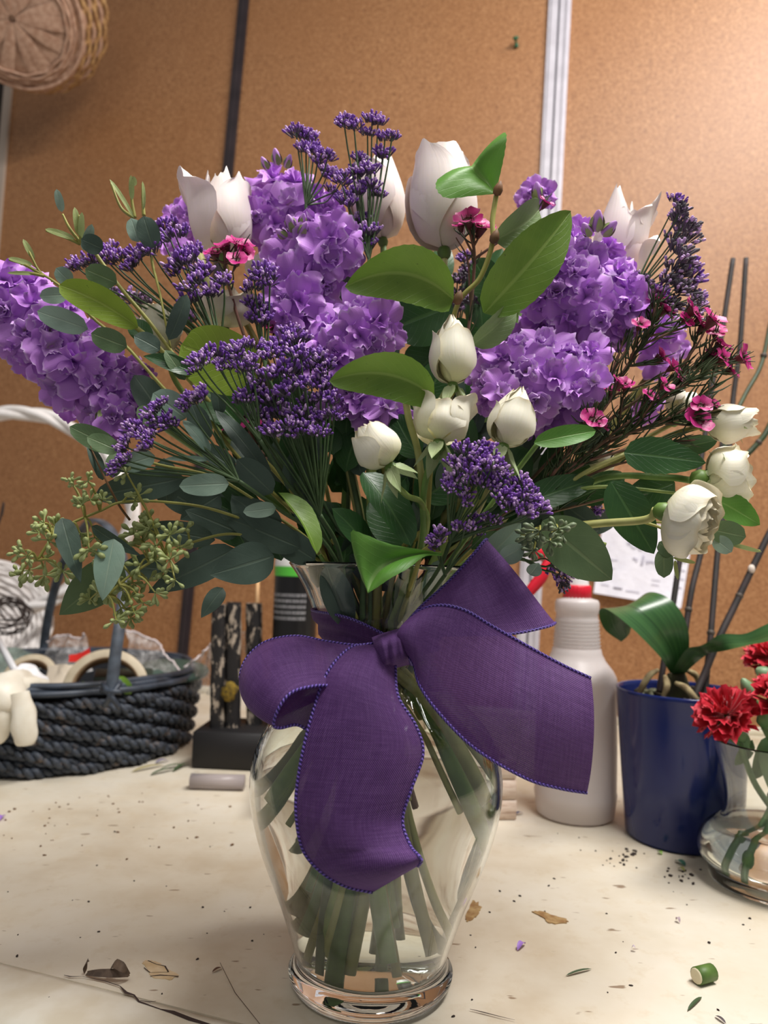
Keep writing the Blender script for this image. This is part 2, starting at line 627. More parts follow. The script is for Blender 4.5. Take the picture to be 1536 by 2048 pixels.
bow = thing('ribbon_bow', 'purple woven wired ribbon tied in a bow round the vase neck', 'bow', P(790, 1300, 0.42))


def ribbon(name, prs, nl=60, nw=14, belly=None, bindA=True, bindB=True, end=True, rip=0.0, thick=0.0004):
    """prs: cross lines ((ax, ay, aY), (bx, by, bY)) along the ribbon; belly: bulge across, per cross line."""
    A = np.array([P(*p[0]) for p in prs])
    B = np.array([P(*p[1]) for p in prs])
    A, B = cat_rom(A, nl), cat_rom(B, nl)
    be = np.zeros(nl) if belly is None else cat_rom(np.array(belly, float)[:, None], nl)[:, 0]
    s = np.linspace(0, 1, nw)
    mid = (A + B) / 2
    tl_ = np.gradient(mid, axis=0)
    g = A[:, None] * (1 - s)[None, :, None] + B[:, None] * s[None, :, None]
    nn = np.cross(B - A, tl_)
    nn /= np.linalg.norm(nn, axis=1)[:, None] + 1e-9
    tocam = CAMPOS - mid
    sg = np.sign((nn * tocam).sum(1))
    nn = nn * (sg[nl // 2])
    hump = 4 * s * (1 - s)
    g += nn[:, None] * (be[:, None] * hump[None])[..., None]
    if rip:
        ph = np.linspace(0, 9, nl)
        g += nn[:, None] * (rip * np.sin(ph[:, None] + 3 * s[None]) * np.sin(math.pi * s)[None])[..., None]
    L = np.concatenate([[0], np.cumsum(np.linalg.norm(np.diff(mid, axis=0), axis=1))])
    Wd = np.linalg.norm(B - A, axis=1).max()
    m = MB()
    n, w = g.shape[:2]
    f = [(i * w + j, i * w + j + 1, (i + 1) * w + j + 1, (i + 1) * w + j) for i in range(n - 1) for j in range(w - 1)]
    uv = np.stack([np.tile(s * Wd, (n, 1)), np.tile(L[:, None], (1, w))], -1)
    m.add(g.reshape(-1, 3), f, 0, uv.reshape(-1, 2))
    o = m.build(name, rib, bow)
    for on, col in ((bindA, 0), (bindB, -1)):
        if on:
            m = MB()
            m.tube(g[:, col], 0.00085, 6)
            e = m.build('wired_edge', bind, o)
    return o, g


D = 0.392
# left tail hanging in front of the vase
ribbon('ribbon_tail', [((742, 1292, .408), (792, 1300, .405)), ((700, 1296, .398), (791, 1340, .396)), ((655, 1345, .388), (797, 1395, .388)), ((627, 1420, .383), (832, 1452, .385)),
                       ((606, 1500, .380), (846, 1508, .382)), ((593, 1580, .380), (822, 1580, .379)), ((593, 1640, .380), (805, 1640, .379)), ((606, 1700, .381), (820, 1690, .374)),
                       ((640, 1742, .381), (838, 1712, .366)), ((690, 1772, .382), (843, 1722, .366)), ((745, 1785, .384), (836, 1732, .370))],
       nl=80, nw=16, belly=[0.002, 0.006, 0.009, 0.010, 0.009, 0.009, 0.010, 0.009, 0.006, 0.003, 0.0])
# right tail
ribbon('ribbon_tail', [((795, 1268, .405), (808, 1302, .402)), ((835, 1224, .400), (826, 1325, .396)), ((880, 1210, .396), (840, 1372, .392)), ((930, 1220, .394), (880, 1428, .388)),
                       ((985, 1252, .392), (950, 1497, .383)), ((1070, 1300, .390), (1050, 1556, .380)), ((1130, 1332, .388), (1120, 1577, .380)), ((1182, 1356, .386), (1174, 1586, .382))],
       nl=80, nw=18, belly=[0.002, 0.013, 0.005, 0.003, 0.004, 0.006, 0.008, 0.009], rip=0.0011)
# left loop
ribbon('ribbon_loop', [((770, 1282, .412), (775, 1318, .404)), ((715, 1290, .412), (720, 1345, .396)), ((650, 1282, .414), (676, 1368, .388)), ((590, 1272, .418), (628, 1372, .380)),
                       ((530, 1284, .420), (585, 1384, .374)), ((492, 1318, .418), (560, 1412, .372)), ((480, 1358, .414), (547, 1448, .374)), ((496, 1372, .420), (560, 1456, .378)),
                       ((530, 1362, .424), (595, 1450, .386)), ((590, 1350, .424), (632, 1464, .392)), ((670, 1340, .422), (700, 1444, .398)), ((750, 1310, .416), (760, 1340, .410))],
       nl=110, nw=14, belly=[0, 0.001, 0.004, 0.006, 0.007, 0.008, 0.006, 0.0, -0.006, -0.008, -0.004, 0])
# right loop
ribbon('ribbon_loop', [((795, 1266, .410), (803, 1300, .406)), ((840, 1215, .412), (850, 1275, .402)), ((895, 1165, .416), (925, 1270, .400)), ((945, 1110, .418), (1020, 1268, .400)), ((968, 1082, .422), (1092, 1254, .402)),
                       ((974, 1080, .428), (1110, 1246, .412)), ((966, 1090, .434), (1098, 1248, .424)), ((920, 1150, .438), (1020, 1256, .432)), ((860, 1215, .432), (890, 1270, .428)), ((805, 1270, .418), (812, 1295, .414))],
       nl=110, nw=14, belly=[0, 0.002, 0.003, -0.002, 0.002, 0.0, -0.004, -0.004, 0, 0])
# wrap round the neck, knot
NC = np.array([VC[0], VC[1]])


def neck_pt(a, z, r):
    return np.array([NC[0] + r * math.sin(a), NC[1] - r * math.cos(a), z])


m = MB()
g = []
for a in np.linspace(-2.9, 2.9, 60):
    k = math.exp(-((a - 0.25) / 0.5) ** 2)
    z1 = P(748, 1228 + 42 * k, VY - 0.03)[2]
    z0 = P(748, 1300 + 12 * k, VY - 0.03)[2]
    row = []
    for t in np.linspace(0, 1, 8):
        z = z0 + (z1 - z0) * t
        r = float(np.interp(z, [q[1] for q in OUT[::-1]], [q[0] for q in OUT[::-1]])) + 0.0022 + 0.0012 * math.sin(t * 14 + a * 2) + 0.03 * 0
        row.append(neck_pt(a, z, r))
    g.append(row)
g = np.array(g)
L = np.linspace(0, 0.22, 60)
uv = np.stack([np.tile(np.linspace(0, 0.03, 8), (60, 1)), np.tile(L[:, None], (1, 8))], -1)
m.add(g.reshape(-1, 3), [(i * 8 + j, i * 8 + 8 + j, i * 8 + 9 + j, i * 8 + 1 + j) for i in range(59) for j in range(7)], 0, uv.reshape(-1, 2))
o = m.build('neck_wrap', rib, bow)
for c_ in (0, -1):
    m = MB()
    m.tube(g[:, c_], 0.00085, 6)
    m.build('wired_edge', bind, o)
m = MB()      # knot: a gathered band over the crossing
g = []
path = cat_rom(np.array([P(748, 1300, .415), P(757, 1275, .402), P(778, 1263, .396), P(795, 1268, .394), P(800, 1290, .392), P(806, 1318, .393), P(812, 1338, .404)]), 30)
right = nrm(P(830, 1250, .395) - P(790, 1300, .395))
for i, t in enumerate(np.linspace(0, 1, 24)):
    row = []
    for s in np.linspace(-1, 1, 20):
        wob = 0.0011 * math.sin(s * 11 + 1.5 * t)
        x, y = 783 + s * (30 + 10 * (t - .5) ** 2) + 14 * (t - .5), 1300 + (t - .5) * 74 + s * s * 2 - s * 10
        row.append(P(x, y, 0.3865 + 0.022 * (2 * t - 1) ** 4 + 0.010 * s ** 4 - wob))
    g.append(row)
g = np.array(g)
uv = np.stack([np.tile(np.linspace(0, 0.02, 20), (24, 1)), np.tile(np.linspace(0, 0.03, 24)[:, None], (1, 20))], -1)
m.add(g.reshape(-1, 3), [(i * 20 + j, i * 20 + 1 + j, i * 20 + 21 + j, i * 20 + 20 + j) for i in range(23) for j in range(19)], 0, uv.reshape(-1, 2))
o = m.build('knot', rib, bow)
m = MB()
m.tube(g[:, -1], 0.0009, 6)
m.build('wired_edge', bind, o)
# ---------------------------------------------------------------- things on the worktop and on the wall behind
def ringpts(c, ax, r, z, n, wav=0.0, k=12, ph=0.0, ry=None):
    a = np.linspace(0, 2 * math.pi, n)
    rr = r + wav * np.sin(k * a + ph)
    q = np.stack([rr * np.cos(a), (rr if ry is None else rr * ry / r) * np.sin(a), np.full(n, z)], 1)
    return q @ np.asarray(ax).T + np.asarray(c)


# --- hanging wicker basket, bottom towards us
tan_w = mottled('tan_wicker', (206, 170, 146), (176, 136, 112), 90, 0.6, bumpd=0.0006)
tan_w2 = mottled('straw_wicker', (206, 166, 112), (150, 108, 70), 70, 0.6)
hbc = P(24, 38, 1.40)
hax = nrm(hbc - CAMPOS) * 0.93 + np.array([0.22, 0, 0.30])
hax = nrm(hax)
hf = frame(hax)
HK = 1.148      # size of the basket
hb = thing('wicker_basket', 'tan wicker basket hanging high on the wall with its bottom towards us', 'basket', hbc)
m = MB()
m.revolve([(0.0, 0.006), (0.05, 0.006), (0.1, 0.007), (0.104, 0.012)], 40, 0, hbc, hf * HK)
m.build('basket_bottom', tan_w, hb)
for k in range(14):
    a = 2 * math.pi * k / 14 + 0.12 * math.sin(k * 2.3)
    m = MB()
    rows = []
    for t, w in ((0.006, 0.002), (0.03, 0.0085), (0.06, 0.011), (0.092, 0.0125)):
        for sx_ in (-1, 0, 1):
            lx_, ly_ = t, sx_ * w
            z = 0.0035 - 0.001 * (k % 2) - (0.0012 if sx_ == 0 else 0) + 0.01 * (t / 0.1) ** 6
            rows.append((lx_ * math.cos(a) - ly_ * math.sin(a), lx_ * math.sin(a) + ly_ * math.cos(a), z - 0.002))
    g = np.array(rows).reshape(4, 3, 3) @ (hf * HK).T + hbc
    m.grid(g)
    m.build('splint', tan_w, hb)
for k in range(4):
    m = MB()
    m.tube(ringpts(hbc, hf * HK, 0.088 + 0.0065 * k, 0.0035 + 0.0012 * k * k, 90, 0.0012, 14, k * math.pi), 0.003, 5, cap=False)
    m.build('woven_row', tan_w, hb)
m = MB()
m.tube(ringpts(hbc, hf * HK, 0.1135, 0.013, 80), 0.0045, 6, cap=False)
m.build('foot_ring', tan_w, hb)
for k in range(9):
    m = MB()
    m.tube(ringpts(hbc, hf * HK, 0.114 + 0.0035 * k, 0.02 + 0.0095 * k, 110, 0.0028, 15, (k % 2) * math.pi), 0.0048, 5, cap=False)
    m.build('woven_row', tan_w2 if k % 3 else tan_w, hb)
for k in range(30):
    a = 2 * math.pi * k / 30
    q = [np.array([r * math.cos(a), r * math.sin(a), z]) @ (hf * HK).T + hbc for r, z in ((0.113, 0.012), (0.125, 0.05), (0.145, 0.108))]
    m = MB()
    m.tube(cat_rom(q, 5), 0.003, 4)
    m.build('stake', tan_w2, hb)

# --- green push pin
pin_m = mat('green_pin_plastic', (16, 96, 66), 0.3)
steel = mat('steel', (190, 190, 190), 0.25, Metallic=1.0)
pp = WP(1033, 93, 0.002)
pz = nrm(WN + np.array([-0.1, 0, 0.75]))
m = MB()
m.revolve([(0.0001, 0.0), (0.0045, 0.0), (0.005, 0.001), (0.0045, 0.0022), (0.0027, 0.004), (0.0022, 0.010), (0.003, 0.0125), (0.0058, 0.014), (0.0058, 0.0165), (0.005, 0.0175), (0.0001, 0.0178)], 16, 0, pp, frame(pz))
pin = tag(m.build('push_pin', pin_m, origin=pp), 'green push pin stuck high in the board wall', 'push pin')
m = MB()
m.tube([pp + WN * -0.004, pp + pz * 0.001], 0.0006, 5)
m.build('needle', steel, pin)

# --- white wicker basket lying behind, with its hoop handle
white_w = mottled('white_wicker', (250, 246, 244), (238, 232, 228), 40, 0.5)
wc = P(-45, 1235, 1.33)
wz = nrm((CAMPOS - wc) * 0.8 + np.array([0.05, 0.1, 0.75]))
wf = frame(wz)
wb = thing('white_wicker_basket', 'white wicker basket with a tall twisted hoop handle at the left edge', 'basket', wc)
m = MB()
m.revolve([(0.0, -0.075), (0.06, -0.072), (0.085, -0.05), (0.112, 0.0)], 40, 0, wc, wf)
m.build('basket_shell', white_w, wb)
for k in range(8):
    m = MB()
    m.tube(ringpts(wc, wf, 0.060 + 0.0072 * k, -0.070 + 0.0095 * k, 100, 0.002, 17, (k % 2) * math.pi), 0.0044, 5, cap=False)
    m.build('woven_row', white_w, wb)
for k in range(3):
    m = MB()
    m.tube(ringpts(wc, wf, 0.116 + 0.002 * k, 0.002 + 0.004 * k, 90, 0.002, 9, k * 2.1), 0.005, 6, cap=False)
    m.build('rim_cane', white_w, wb)
hp = cat_rom([P(*q) for q in ((-130, 1000, 1.36), (-90, 890, 1.33), (-30, 836, 1.31), (35, 826, 1.30), (100, 836, 1.30), (165, 872, 1.30), (225, 930, 1.31), (263, 1000, 1.32), (258, 1062, 1.33), (220, 1112, 1.33), (165, 1158, 1.33), (110, 1196, 1.33), (60, 1215, 1.33))], 150)
for k in range(3):
    t = np.gradient(hp, axis=0)
    t /= np.linalg.norm(t, axis=1)[:, None]
    n1 = np.cross(t, CAMPOS - hp)
    n1 /= np.linalg.norm(n1, axis=1)[:, None]
    n2 = np.cross(t, n1)
    a = np.linspace(0, 22, 150) + k * 2.094
    m = MB()
    m.tube(hp + 0.006 * (np.cos(a)[:, None] * n1 + np.sin(a)[:, None] * n2), 0.0078, 6)
    m.build('handle_strand', white_w, wb)
wire_m = mat('dark_vine', (52, 40, 36), 0.7)
vc = P(18, 1228, 1.27)
vn = thing('vine_nest', 'small tangle of dark vine in the white wicker basket', 'nest', vc)
vr = random.Random(5)
for k in range(9):
    fr = frame(nrm(wz + np.array([vr.uniform(-.35, .35) for _ in range(3)])))
    m = MB()
    m.tube(ringpts(vc + np.array([vr.uniform(-.006, .006) for _ in range(3)]), fr, vr.uniform(0.022, 0.046), 0.0, 50, vr.uniform(0.001, 0.005), vr.randint(3, 6), vr.uniform(0, 6)), 0.0014, 5, cap=False)
    m.build('vine', wire_m, vn)
m = MB()
m.tube(cat_rom([P(-12, 1050, 1.2), P(4, 1030, 1.2), P(7, 1005, 1.2), P(0, 1040, 1.2), P(-10, 1065, 1.2)], 24), 0.0016, 5)
m.build('vine', wire_m, vn)

# --- dark rope basket with strap handle
rope_m = mat('navy_black_rope', (40, 44, 54), 0.6)
nt = NT(rope_m)
co = nt.n('ShaderNodeTexCoord').outputs['Object']
f = nt.noise(co, 55, 4, 0.7)
f2 = nt.noise(co, 600, 2)
c = nt.ramp(f, [(0.35, lin((28, 32, 40))), (0.55, lin((58, 68, 82))), (0.70, lin((118, 100, 84)))])
setin(rope_m, 'Base Color', nt.mix(0.3, c, nt.ramp(f2, [(0.3, lin((22, 24, 30))), (0.7, lin((92, 96, 104)))])))
bump(rope_m, f2, 0.0006, 0.5)
cane_m = mottled('slate_cane', (66, 76, 90), (44, 50, 60), 40, 0.45)
BC = np.array([-0.452, 1.055, 0.0])
BR = 0.185
rb = thing('rope_basket', 'round dark rope basket with a grey strap handle, full of tapes and wraps', 'basket', BC)


def twist(path, r, off, turns, nm, mt, parent, seg=5, strands=2):
    n = len(path)
    t = np.gradient(path, axis=0)
    t /= np.linalg.norm(t, axis=1)[:, None]
    up = np.array([0, 0, 1.0])
    n1 = np.cross(t, up)
    n1 /= np.linalg.norm(n1, axis=1)[:, None]
    n2 = np.cross(t, n1)
    m = MB()
    for k in range(strands):
        a = np.linspace(0, turns * 2 * math.pi, n) + 2 * math.pi * k / strands
        m.tube(path + off * (np.cos(a)[:, None] * n1 + np.sin(a)[:, None] * n2), r, seg, cap=False)
    return m.build(nm, mt, parent)


NR = 9
for k in range(NR):
    z = 0.008 + 0.0096 * k
    r = BR - 0.006 + 0.0012 * k
    path = ringpts(BC, np.eye(3), r, z, 420, 0.0050, 18, (k % 2) * math.pi)
    path[:, 2] += 0.0022 * np.sin(18 * np.linspace(0, 2 * math.pi, 420) + (k % 2) * math.pi + 1.2)
    twist(path, 0.0040, 0.0034, 58, 'rope_row', rope_m, rb)
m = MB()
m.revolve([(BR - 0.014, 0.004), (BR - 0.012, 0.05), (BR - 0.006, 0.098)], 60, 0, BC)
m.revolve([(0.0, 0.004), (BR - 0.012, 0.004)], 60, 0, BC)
m.build('basket_lining', mat('near_black_lining', (34, 36, 42), 0.8), rb)  # near-black inner wall and floor, just inside the rope rows
for k in range(5):
    m = MB()
    m.tube(ringpts(BC, np.eye(3), BR + 0.002 + 0.0035 * math.cos(k * 2.2), 0.099 + 0.0042 * (k % 3), 160, 0.0035, 7, k * 1.3), 0.0042, 6, cap=False)
    m.build('rim_cane', cane_m, rb)
foot = np.array(P(222, 1388, 0.875))
hp = cat_rom([foot, P(232, 1300, .885), P(243, 1220, .905), P(246, 1130, .95), P(222, 1062, 1.02), P(186, 1040, 1.08), P(155, 1075, 1.13), P(128, 1125, 1.16), P(106, 1190, 1.19), P(92, 1260, 1.21), P(84, 1330, 1.225)], 60)
m = MB()
sd = nrm([0.85, 0.5, 0])
g = []
for i, q in enumerate(hp):
    t = nrm(hp[min(i + 1, 59)] - hp[max(i - 1, 0)])
    w = nrm(np.cross(t, np.cross(sd, t)))
    w = nrm(sd - t * (sd @ t))
    n_ = np.cross(t, w)
    g.append([q + w * 0.0068 + n_ * 0.0015, q + n_ * 0.003, q - w * 0.0068 + n_ * 0.0015, q - w * 0.0068 - n_ * 0.0015, q - n_ * 0.002, q + w * 0.0068 - n_ * 0.0015])
m.grid(np.array(g), cv=True)
m.build('strap_handle', mottled('slate_strap', (88, 98, 110), (62, 68, 76), 50, 0.45), rb)
for a, b in (((205, 1368), (240, 1418)), ((240, 1366), (208, 1412)), ((203, 1382), (243, 1384))):
    m = MB()
    m.tube(cat_rom([P(*a, .872), P((a[0] + b[0]) / 2, (a[1] + b[1]) / 2, .862), P(*b, .868)], 8), 0.0034, 6)
    m.build('handle_tie', cane_m, rb)

# --- what lies in the rope basket
tape_m = mottled('masking_tape', (214, 200, 172), (196, 180, 152), 50, 0.55)
core_m = mat('card_core', (168, 140, 108), 0.7)


def tape(c, axis, ro, ri, w, label):
    fr = frame(axis)
    o = thing('tape_roll', label, 'tape', c)
    m = MB()
    m.revolve([(ri + 0.002, -w / 2), (ro - 0.001, -w / 2), (ro, -w / 2 + 0.001), (ro, w / 2 - 0.001), (ro - 0.001, w / 2), (ri + 0.002, w / 2)], 56, 0, c, fr)
    m.build('tape', tape_m, o)
    m = MB()
    m.revolve([(ri + 0.0021, -w / 2 - 0.0004), (ri, -w / 2), (ri, w / 2), (ri + 0.0021, w / 2 + 0.0004)], 56, 0, c, fr)
    m.build('core', core_m, o)


tape(P(213, 1384, 0.985), nrm([0.25, -0.95, 0.33]), 0.0535, 0.041, 0.03, 'roll of masking tape standing up behind the basket handle')
tape(P(62, 1362, 1.08), nrm([0.1, -0.75, 0.5]), 0.037, 0.026, 0.024, 'smaller roll of masking tape beside the white glove')
latex = mottled('white_latex', (238, 234, 220), (224, 216, 198), 40, 0.45, bumpd=0.001, Subsurface_Weight=0.15, Subsurface_Radius=(0.01, 0.008, 0.006))
gl = thing('latex_glove', 'crumpled white latex glove hanging over the rim of the rope basket', 'glove', P(30, 1400, .85))


def sock(mb, pts, rad, seg=12, wob=0.06, sq=0.6, mat_=0):
    p = cat_rom([np.append(a, b) for a, b in zip(pts, rad)], 22)
    n = len(p)
    a = np.linspace(0, 2 * math.pi, seg, endpoint=False)
    g = []
    for i in range(n):
        t = nrm(p[min(i + 1, n - 1), :3] - p[max(i - 1, 0), :3])
        v = nrm(CAMPOS - p[i, :3])
        u = nrm(np.cross(t, v))
        v = np.cross(u, t)
        rr = p[i, 3] * (1 + wob * np.sin(3 * a + i * 0.9) + wob * np.cos(5 * a - i * 0.6))
        g.append(p[i, :3] + (rr * np.cos(a))[:, None] * u + (rr * sq * np.sin(a))[:, None] * v)
    mb.grid(np.array(g), mat_, cv=True)
    mb.add(g[0], [tuple(range(seg))], mat_)
    mb.add(g[-1], [tuple(range(seg))[::-1]], mat_)


gy = 0.845
m = MB()
sock(m, [P(60, 1362, .90), P(30, 1372, .865), P(8, 1395, gy), P(-5, 1420, gy)], [0.012, 0.020, 0.0235, 0.022], 16, 0.07, 0.5)
m.build('palm', latex, gl)
for pts, r in (([P(40, 1385, gy), P(46, 1425, gy - .003), P(50, 1460, gy - .002), P(51, 1487, gy), P(51, 1492, gy)], [0.010, 0.0125, 0.0135, 0.010, 0.003]),
               ([P(10, 1390, gy), P(8, 1430, gy - .003), P(0, 1460, gy), P(-6, 1480, gy), P(-8, 1484, gy)], [0.010, 0.0115, 0.011, 0.008, 0.003]),
               ([P(-28, 1392, gy), P(-38, 1430, gy), P(-46, 1470, gy), P(-48, 1492, gy), P(-48, 1496, gy)], [0.010, 0.012, 0.012, 0.009, 0.003]),
               ([P(-48, 1388, gy), P(-72, 1420, gy), P(-90, 1450, gy), P(-95, 1462, gy)], [0.010, 0.011, 0.010, 0.004]),
               ([P(40, 1375, .87), P(70, 1372, .885), P(92, 1376, .9), P(98, 1378, .9)], [0.012, 0.011, 0.009, 0.003])):
    m = MB()
    sock(m, pts, r, 12, 0.05, 0.55)
    m.build('glove_finger', latex, gl)
m = MB()
g = []
for i, u in enumerate(np.linspace(0, 1, 20)):
    g.append([P(-20 + 115 * u + 4 * math.sin(j * 2 + i), 1348 + 30 * v + 9 * math.sin(7 * u + 4 * v) - 14 * math.sin(math.pi * u) * (1 - v), 0.93 - 0.05 * v + 0.008 * math.sin(9 * u + 6 * v)) for j, v in enumerate(np.linspace(0, 1, 8))])
m.grid(np.array(g))
m.build('cuff', mat('white_plastic_cuff', (240, 240, 242), 0.4), gl)

film = bpy.data.materials.new('clear_film')
film.use_nodes = True
nt = NT(film)
fb = bsdf(film)
fb.inputs['Base Color'].default_value = (0.9, 0.88, 0.87, 1)
fb.inputs['Roughness'].default_value = 0.2
co = nt.n('ShaderNodeTexCoord').outputs['Object']
ff = nt.noise(co, 45, 4, 0.6)
tr = nt.n('ShaderNodeBsdfTransparent')
mx = nt.n('ShaderNodeMixShader', {0: nt.ramp(ff, [(0.4, (0.12, 0.12, 0.12)), (0.7, (0.55, 0.55, 0.55))]), 1: tr.outputs[0], 2: fb.outputs[0]})
film.node_tree.links.new(mx.outputs[0], film.node_tree.nodes['Material Output'].inputs[0])
bump(film, ff, 0.004, 1.0)


def sheet(name, label, top, bot, amp, cat_='wrap', mt=None, ridge=True, n=26, mrows=10, hem=None):
    """A crumpled sheet between two edges given in pixels and depth."""
    A = cat_rom([P(*q) for q in top], n)
    B = cat_rom([P(*q) for q in bot], n)
    m = MB()
    g = []
    for j, v in enumerate(np.linspace(0, 1, mrows)):
        row = A * (1 - v) + B * v
        for i in range(n):
            row[i] = row[i] + np.array([rng.uniform(-1, 1), rng.uniform(-1.6, 1.6), rng.uniform(-1, 1)]) * amp * math.sin(math.pi * min(1, v * 1.2 + .1)) + np.array([0, amp * 2 * math.sin(i * 0.7 + j * 0.9), 0])
        g.append(row)
    m.grid(np.array(g))
    o = tag(m.build(name, mt or film, origin=B.mean(0)), label, cat_)
    if ridge:
        m = MB()
        m.tube(np.array(g)[0], 0.0016, 5)
        m.build('folded_edge', mat('film_edge', (226, 214, 214), 0.3), o)
    return o


sheet('plastic_wrap', 'clear crumpled plastic wrap at the back of the rope basket, left of its tape', [(92, 1285, 1.16), (110, 1274, 1.16), (135, 1270, 1.15), (158, 1277, 1.15), (172, 1266, 1.15)], [(88, 1345, 1.12), (120, 1345, 1.10), (160, 1345, 1.10), (185, 1342, 1.10)], 0.003)
sheet('plastic_wrap', 'tall clear plastic wrap fanning out right of the basket handle', [(252, 1262, 1.08), (290, 1272, 1.08), (318, 1290, 1.07), (340, 1320, 1.05), (362, 1340, 1.04)], [(262, 1350, 1.05), (290, 1372, 1.03), (320, 1378, 1.03), (350, 1380, 1.02)], 0.003)
sheet('plastic_wrap', 'clear plastic wrap leaning against the peeling black posts', [(368, 1335, 1.06), (395, 1316, 1.05), (412, 1300, 1.04), (425, 1285, 1.03)], [(362, 1385, 1.04), (385, 1388, 1.03), (405, 1388, 1.02), (425, 1390, 1.02)], 0.003)
sheet('plastic_sleeve', 'pinkish clear plastic sleeve standing between the black posts', [(478, 1264, 1.03), (487, 1262, 1.03), (494, 1264, 1.03)], [(476, 1372, 1.03), (486, 1372, 1.03), (494, 1372, 1.03)], 0.001, 'plastic', ridge=False, n=8)
sheet('paper_scrap', 'red paper scrap among the wraps behind the tape roll', [(138, 1310, 1.05), (160, 1306, 1.05), (182, 1294, 1.05)], [(136, 1324, 1.04), (158, 1322, 1.04), (180, 1308, 1.04)], 0.001, 'paper', mat('red_paper', (226, 44, 36), 0.5), ridge=False, n=8, mrows=4)
sheet('paper_wrap', 'cream paper sheet between the two tape rolls', [(95, 1332, 1.05), (130, 1328, 1.03), (160, 1330, 1.02)], [(85, 1372, 1.0), (115, 1378, .98), (140, 1380, .97)], 0.002, 'paper', mat('cream_paper', (232, 218, 196), 0.7), ridge=False, n=10, mrows=5)
sheet('plastic_wrap', 'pale greenish folded plastic under the white wicker basket', [(-30, 1296, 1.18), (20, 1294, 1.18), (60, 1304, 1.16), (82, 1322, 1.14)], [(-30, 1350, 1.12), (20, 1345, 1.12), (55, 1342, 1.12), (82, 1338, 1.12)], 0.002, 'wrap', mottled('sage_film', (150, 164, 154), (116, 130, 122), 40, 0.35), ridge=False)
m = MB()
m.tube([P(-8, 1272, 1.0), P(32, 1345, .93)], 0.0042, 10)
tag(m.build('plastic_tube', mat('white_tube', (222, 222, 224), 0.3), origin=P(10, 1310, .96)), 'thin white plastic tube sticking out above the latex glove', 'tube')
# dark green plates, leaf scraps
dg = mat('dark_green_plastic', (62, 88, 80), 0.35)
m = MB()
c_ = P(342, 1346, 1.06)
m.revolve([(0.0001, 0.0), (0.05, 0.0), (0.052, 0.002), (0.052, 0.005), (0.05, 0.0065), (0.0001, 0.0055)], 36, 0, c_, frame(nrm([0.05, -0.14, 1])))
tag(m.build('plastic_dish', dg, origin=c_), 'flat dark green plastic dish at the right of the rope basket', 'dish')
m = MB()
c_ = P(248, 1350, 1.02)
m.box(c_, (0.075, 0.03, 0.006), 0, frame(nrm([0.1, -0.3, 1])), 0.001)
tag(m.build('plastic_holder', mat('dark_green_holder', (40, 54, 46), 0.4), origin=c_), 'dark green plastic holder lying behind the tape roll', 'holder')


# --- leaf shapes, used here and in the bouquet
def leaf_grid(base, tip, width, normal, fold=0.15, curl=0.08, a=0.7, b=0.9, n=14, w=7, wave=0.0, side=0.0, tipcurl=0.0, serr=0.0, skew=0.0):
    base, tip = np.asarray(base, float), np.asarray(tip, float)
    L = tip - base
    ln = np.linalg.norm(L)
    T = L / ln
    N = np.asarray(normal, float)
    N = nrm(N - T * (N @ T))
    S = np.cross(T, N)
    t = np.linspace(0, 1, n)
    prof = np.where((t > 0) & (t < 1), np.maximum(t, 1e-6) ** a * np.maximum(1 - t, 0) ** b, 0)
    pk = (a / (a + b)) ** a * (b / (a + b)) ** b
    hw = width / 2 * prof / pk
    if serr:
        hw = hw * (1 + serr * np.where(np.arange(n) % 2, 1, -1))
    hw[0] = max(hw[0], width * 0.02)
    s = np.linspace(-1, 1, w)
    up = curl * ln * 4 * t * (1 - t) - tipcurl * ln * np.maximum(0, t - 0.55) ** 2 * 4
    sd = side * ln * 4 * t * (1 - t)
    g = base + T * (ln * t)[:, None, None] + N * up[:, None, None] + S * sd[:, None, None]
    g = g + S * (np.cos(fold) * hw[:, None] * (s[None] + skew * np.abs(s[None])))[..., None]
    lift = np.sin(fold) * hw[:, None] * np.abs(s[None]) ** 1.3 + wave * width * np.sin(t * 11 + 1)[:, None] * (s[None] ** 2) * np.sign(s[None])
    return g + N * lift[..., None]


